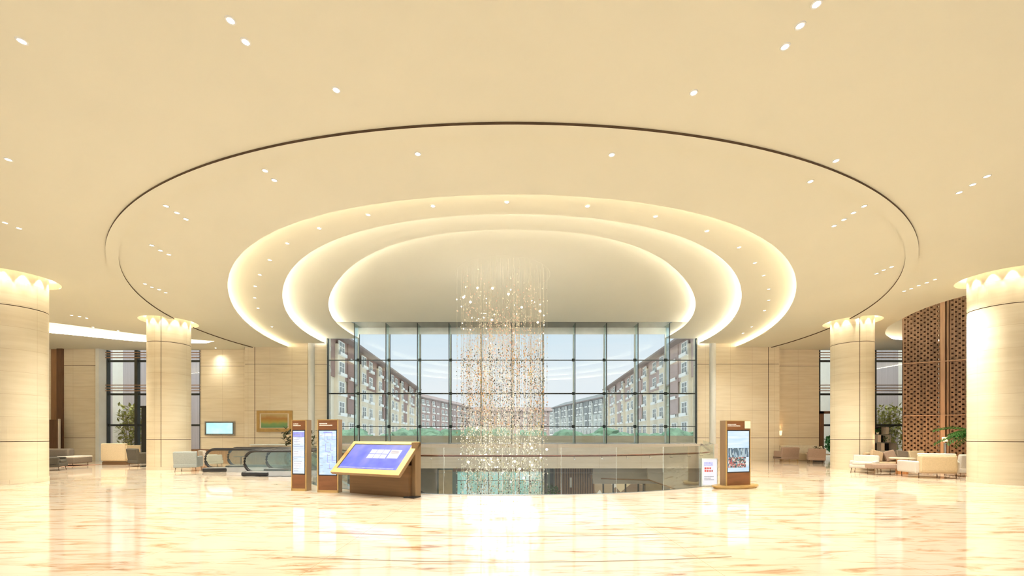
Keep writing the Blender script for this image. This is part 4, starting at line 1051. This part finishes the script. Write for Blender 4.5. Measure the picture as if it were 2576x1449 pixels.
# side wall of the opening on the right and the sloping stair soffit
b = MB(); b.add([(9.05, 23.8, -.3), (11.4, 27, -.3), (11.4, 27, -2.6), (9.05, 23.8, -3.2), (9.05, 19.9, -.62), (9.05, 19.9, -5.5)], [(0, 1, 2, 3), (0, 3, 5, 4)])
struct(MB().box(4.9, 10.8, 25.2, 25.4, -1.4, -.36).build('wall_lower', 'plaster_grey'))
struct(MB().box(6.6, 6.9, 17.2, 24.9, -5.5, -.62).build('wall_lower', 'plaster_grey')) if False else None
t = thing('stair_flank', 'sloping beige stair side with a dark handrail on the lower floor at the right', 'stair', (0, 24.4, 0))
prof = [(7.75, -.62), (10.6, -.62), (10.6, -3.2), (10.2, -1.62), (8.05, -.98)]
def xz(prof, y0, y1):
    b = MB(); n = len(prof); vs = [(p[0], y0, p[1]) for p in prof] + [(p[0], y1, p[1]) for p in prof]
    tri = tessellate_polygon([[Vector((p[0], p[1], 0)) for p in prof]])
    return b.add(vs, [tuple(q) for q in tri] + [tuple(i + n for i in q) for q in tri] + [(i, (i + 1) % n, (i + 1) % n + n, i + n) for i in range(n)])
xz([(7.9, -.40), (10.9, -.40), (10.9, -3.0), (10.6, -2.0), (8.0, -1.1)], 0, .2).build('soffit', 'plaster_grey', t)
MB().tube([(5.2, 0, -1.0), (8.0, -.05, -1.08), (10.5, -.05, -1.95)], .045, 6).build('handrail', 'brown_box', t)
MB().box(8.9, 9.35, .3, .36, -5.5, -1.45).build('door', 'lower_dark', t)
for i, (x, y) in enumerate([(-6, 27), (0, 27.5), (6, 27), (-4, 20), (4, 20)]):
    t = dup(dl, (x, y, -.63 if y > 25 else -.63), None, 'recessed downlight in the ceiling of the lower floor', 'downlights of the lower floor')
    if y < 25: t.location = (x + (9 if x > 0 else -9), y, -.63)
    spot(t, (0, 0, -.03), 260, 130, 1)
# seating glimpsed on the lower floor
# ------------------------------------------------------------------ hotel court outside
struct(MB().box(-220, 220, YF + 5, 420, -.3, -.02).build('ground', 'ground'))
tag(MB().box(-16, 16, 26.3, 26.7, 0, 1.50).build('planter_wall', 'cream_stone'), 'long low cream planter wall just outside the great window', 'planter')
rn = random.Random(4); b = MB()
for k in range(150): b.blob((rn.uniform(-24, 24), rn.uniform(38, 42), rn.uniform(.5, 1.5)), rn.uniform(.8, 1.5), 1.0, rn.uniform(.5, .9), k, .2, 2)
tag(b.build('hedge', 'hedge'), 'long clipped green hedge across the hotel court', 'hedge', None, 'stuff')
def facade(label, p0, p1, H, base_h, nb, nf, cols, roof='roof', bayw=.55, over=1.6, depth=12, mans=None, sill=True, win=(.42, .62)):
    """wing of the hotel between plan points p0 and p1, facing the court"""
    p0, p1 = Vector(p0), Vector(p1); L = (p1 - p0).length; d = (p1 - p0) / L; rz = math.atan2(d.y, d.x)
    t = thing('hotel_wing', label, 'building', (p0.x, p0.y, 0), rz)
    s_ = -1 if (Vector((-d.y, d.x)).dot(-p0)) < 0 else 1        # side of the court (towards the camera axis)
    if Vector((-d.y, d.x)).dot(Vector((0, 40)) - p0) > 0: s_ = 1
    else: s_ = -1
    def bx(x0, x1, n0, n1, z0, z1_):  # n measured outwards from the facade
        y0, y1 = sorted((s_ * n0, s_ * n1)); return MB().box(x0, x1, y0, y1, z0, z1_)
    bx(0, L, -depth, 0, 0, H).build('walls', cols[0], t)
    up = H * .62
    bx(0, L, 0, .15, up, H).build('upper_cladding', cols[1], t)
    bx(-1, L + 1, -depth, over, H, H + .35).build('eaves', 'eave', t)
    r = MB(); y0, y1 = s_ * over, -s_ * depth; zr = H + .35; rise = H * .17
    r.add([(-1, y0, zr), (L + 1, y0, zr), (L - 2, -s_ * depth * .45, zr + rise), (2, -s_ * depth * .45, zr + rise), (-1, y1, zr), (L + 1, y1, zr)], [(0, 1, 2, 3), (4, 5, 2, 3), (0, 3, 4), (1, 2, 5), (0, 1, 5, 4)])
    r.build('roof', roof, t)
    bw = L / nb; fh = (H - 1.0) / nf
    proto = None; cnt = 0
    for i in range(nb):
        cx = (i + .5) * bw
        if i % 2 == 0:
            bx(cx - bw * bayw / 2, cx + bw * bayw / 2, 0, .55, 0, H * (.93 if i % 4 else .86)).build('bay', cols[2], t)
            nn = .55
        else: nn = .15
        if i % 4 == 3: bx(cx - bw * .34, cx + bw * .34, .15, .3, H * .3, H).build('brown_strip', cols[1], t)
        for f in range(nf):
            if cnt >= 96: continue
            z = .9 + f * fh + fh * .18; hh = fh * win[1]; ww = bw * win[0]
            if proto is None:
                b = MB(); b.mi = 0
                for x0, x1, z0, z1_ in ((-.5, .5, -.06, 0), (-.5, .5, 1, 1.08), (-.5, -.42, 0, 1), (.42, .5, 0, 1), (-.04, .04, 0, 1), (-.42, .42, .62, .67)): b.box(x0, x1, -.12, .10, z0, z1_)
                if sill: b.box(-.62, .62, -.1, .42, -.10, -.04); b.box(-.62, .62, .38, .42, -.04, .16)
                b.mi = 1; b.box(-.42, .42, -.02, .02, 0, 1)
                w = b.build('window', ['win_white', 'win_dark'], t); w.location = (cx, s_ * nn, z); w.scale = (ww, s_, hh); proto = w
            else:
                w = proto.copy(); COL.objects.link(w); w.parent = t; w.location = (cx, s_ * nn, z); w.scale = (ww, s_, hh)
            cnt += 1
    return t
NB = dict(H=16.6, base_h=0, nb=15, nf=5)
facade('near left hotel wing with brown upper floors and cream bays under a dark roof', (-26.2, 50), (-32.5, 142), cols=('facade_cream', 'facade_brown', 'facade_cream'), **NB)
facade('near right hotel wing with pink-brown upper floors and cream bays under a dark roof', (26.6, 50), (32.5, 142), cols=('facade_cream', 'facade_pink', 'facade_cream'), **NB)
facade('far left hotel block with a reddish mansard, left of the chandelier', (-33.5, 150), (-21, 215), H=14.8, base_h=0, nb=13, nf=5, cols=('facade_pink', 'mansard_brown', 'facade_pink'), roof='mansard_brown', over=.8)
facade('far right hotel block with a grey mansard, right of the chandelier', (33.5, 150), (21, 215), H=14.8, base_h=0, nb=13, nf=5, cols=('facade_grey', 'mansard_grey', 'facade_grey'), roof='mansard_grey', over=.8)
facade('pale hotel block closing the far end of the court behind the chandelier', (-24, 236), (24, 236), H=14.5, base_h=0, nb=13, nf=5, cols=('facade_pink', 'mansard_brown', 'facade_grey'), roof='mansard_brown', over=.8)
bpy.context.view_layer.update()
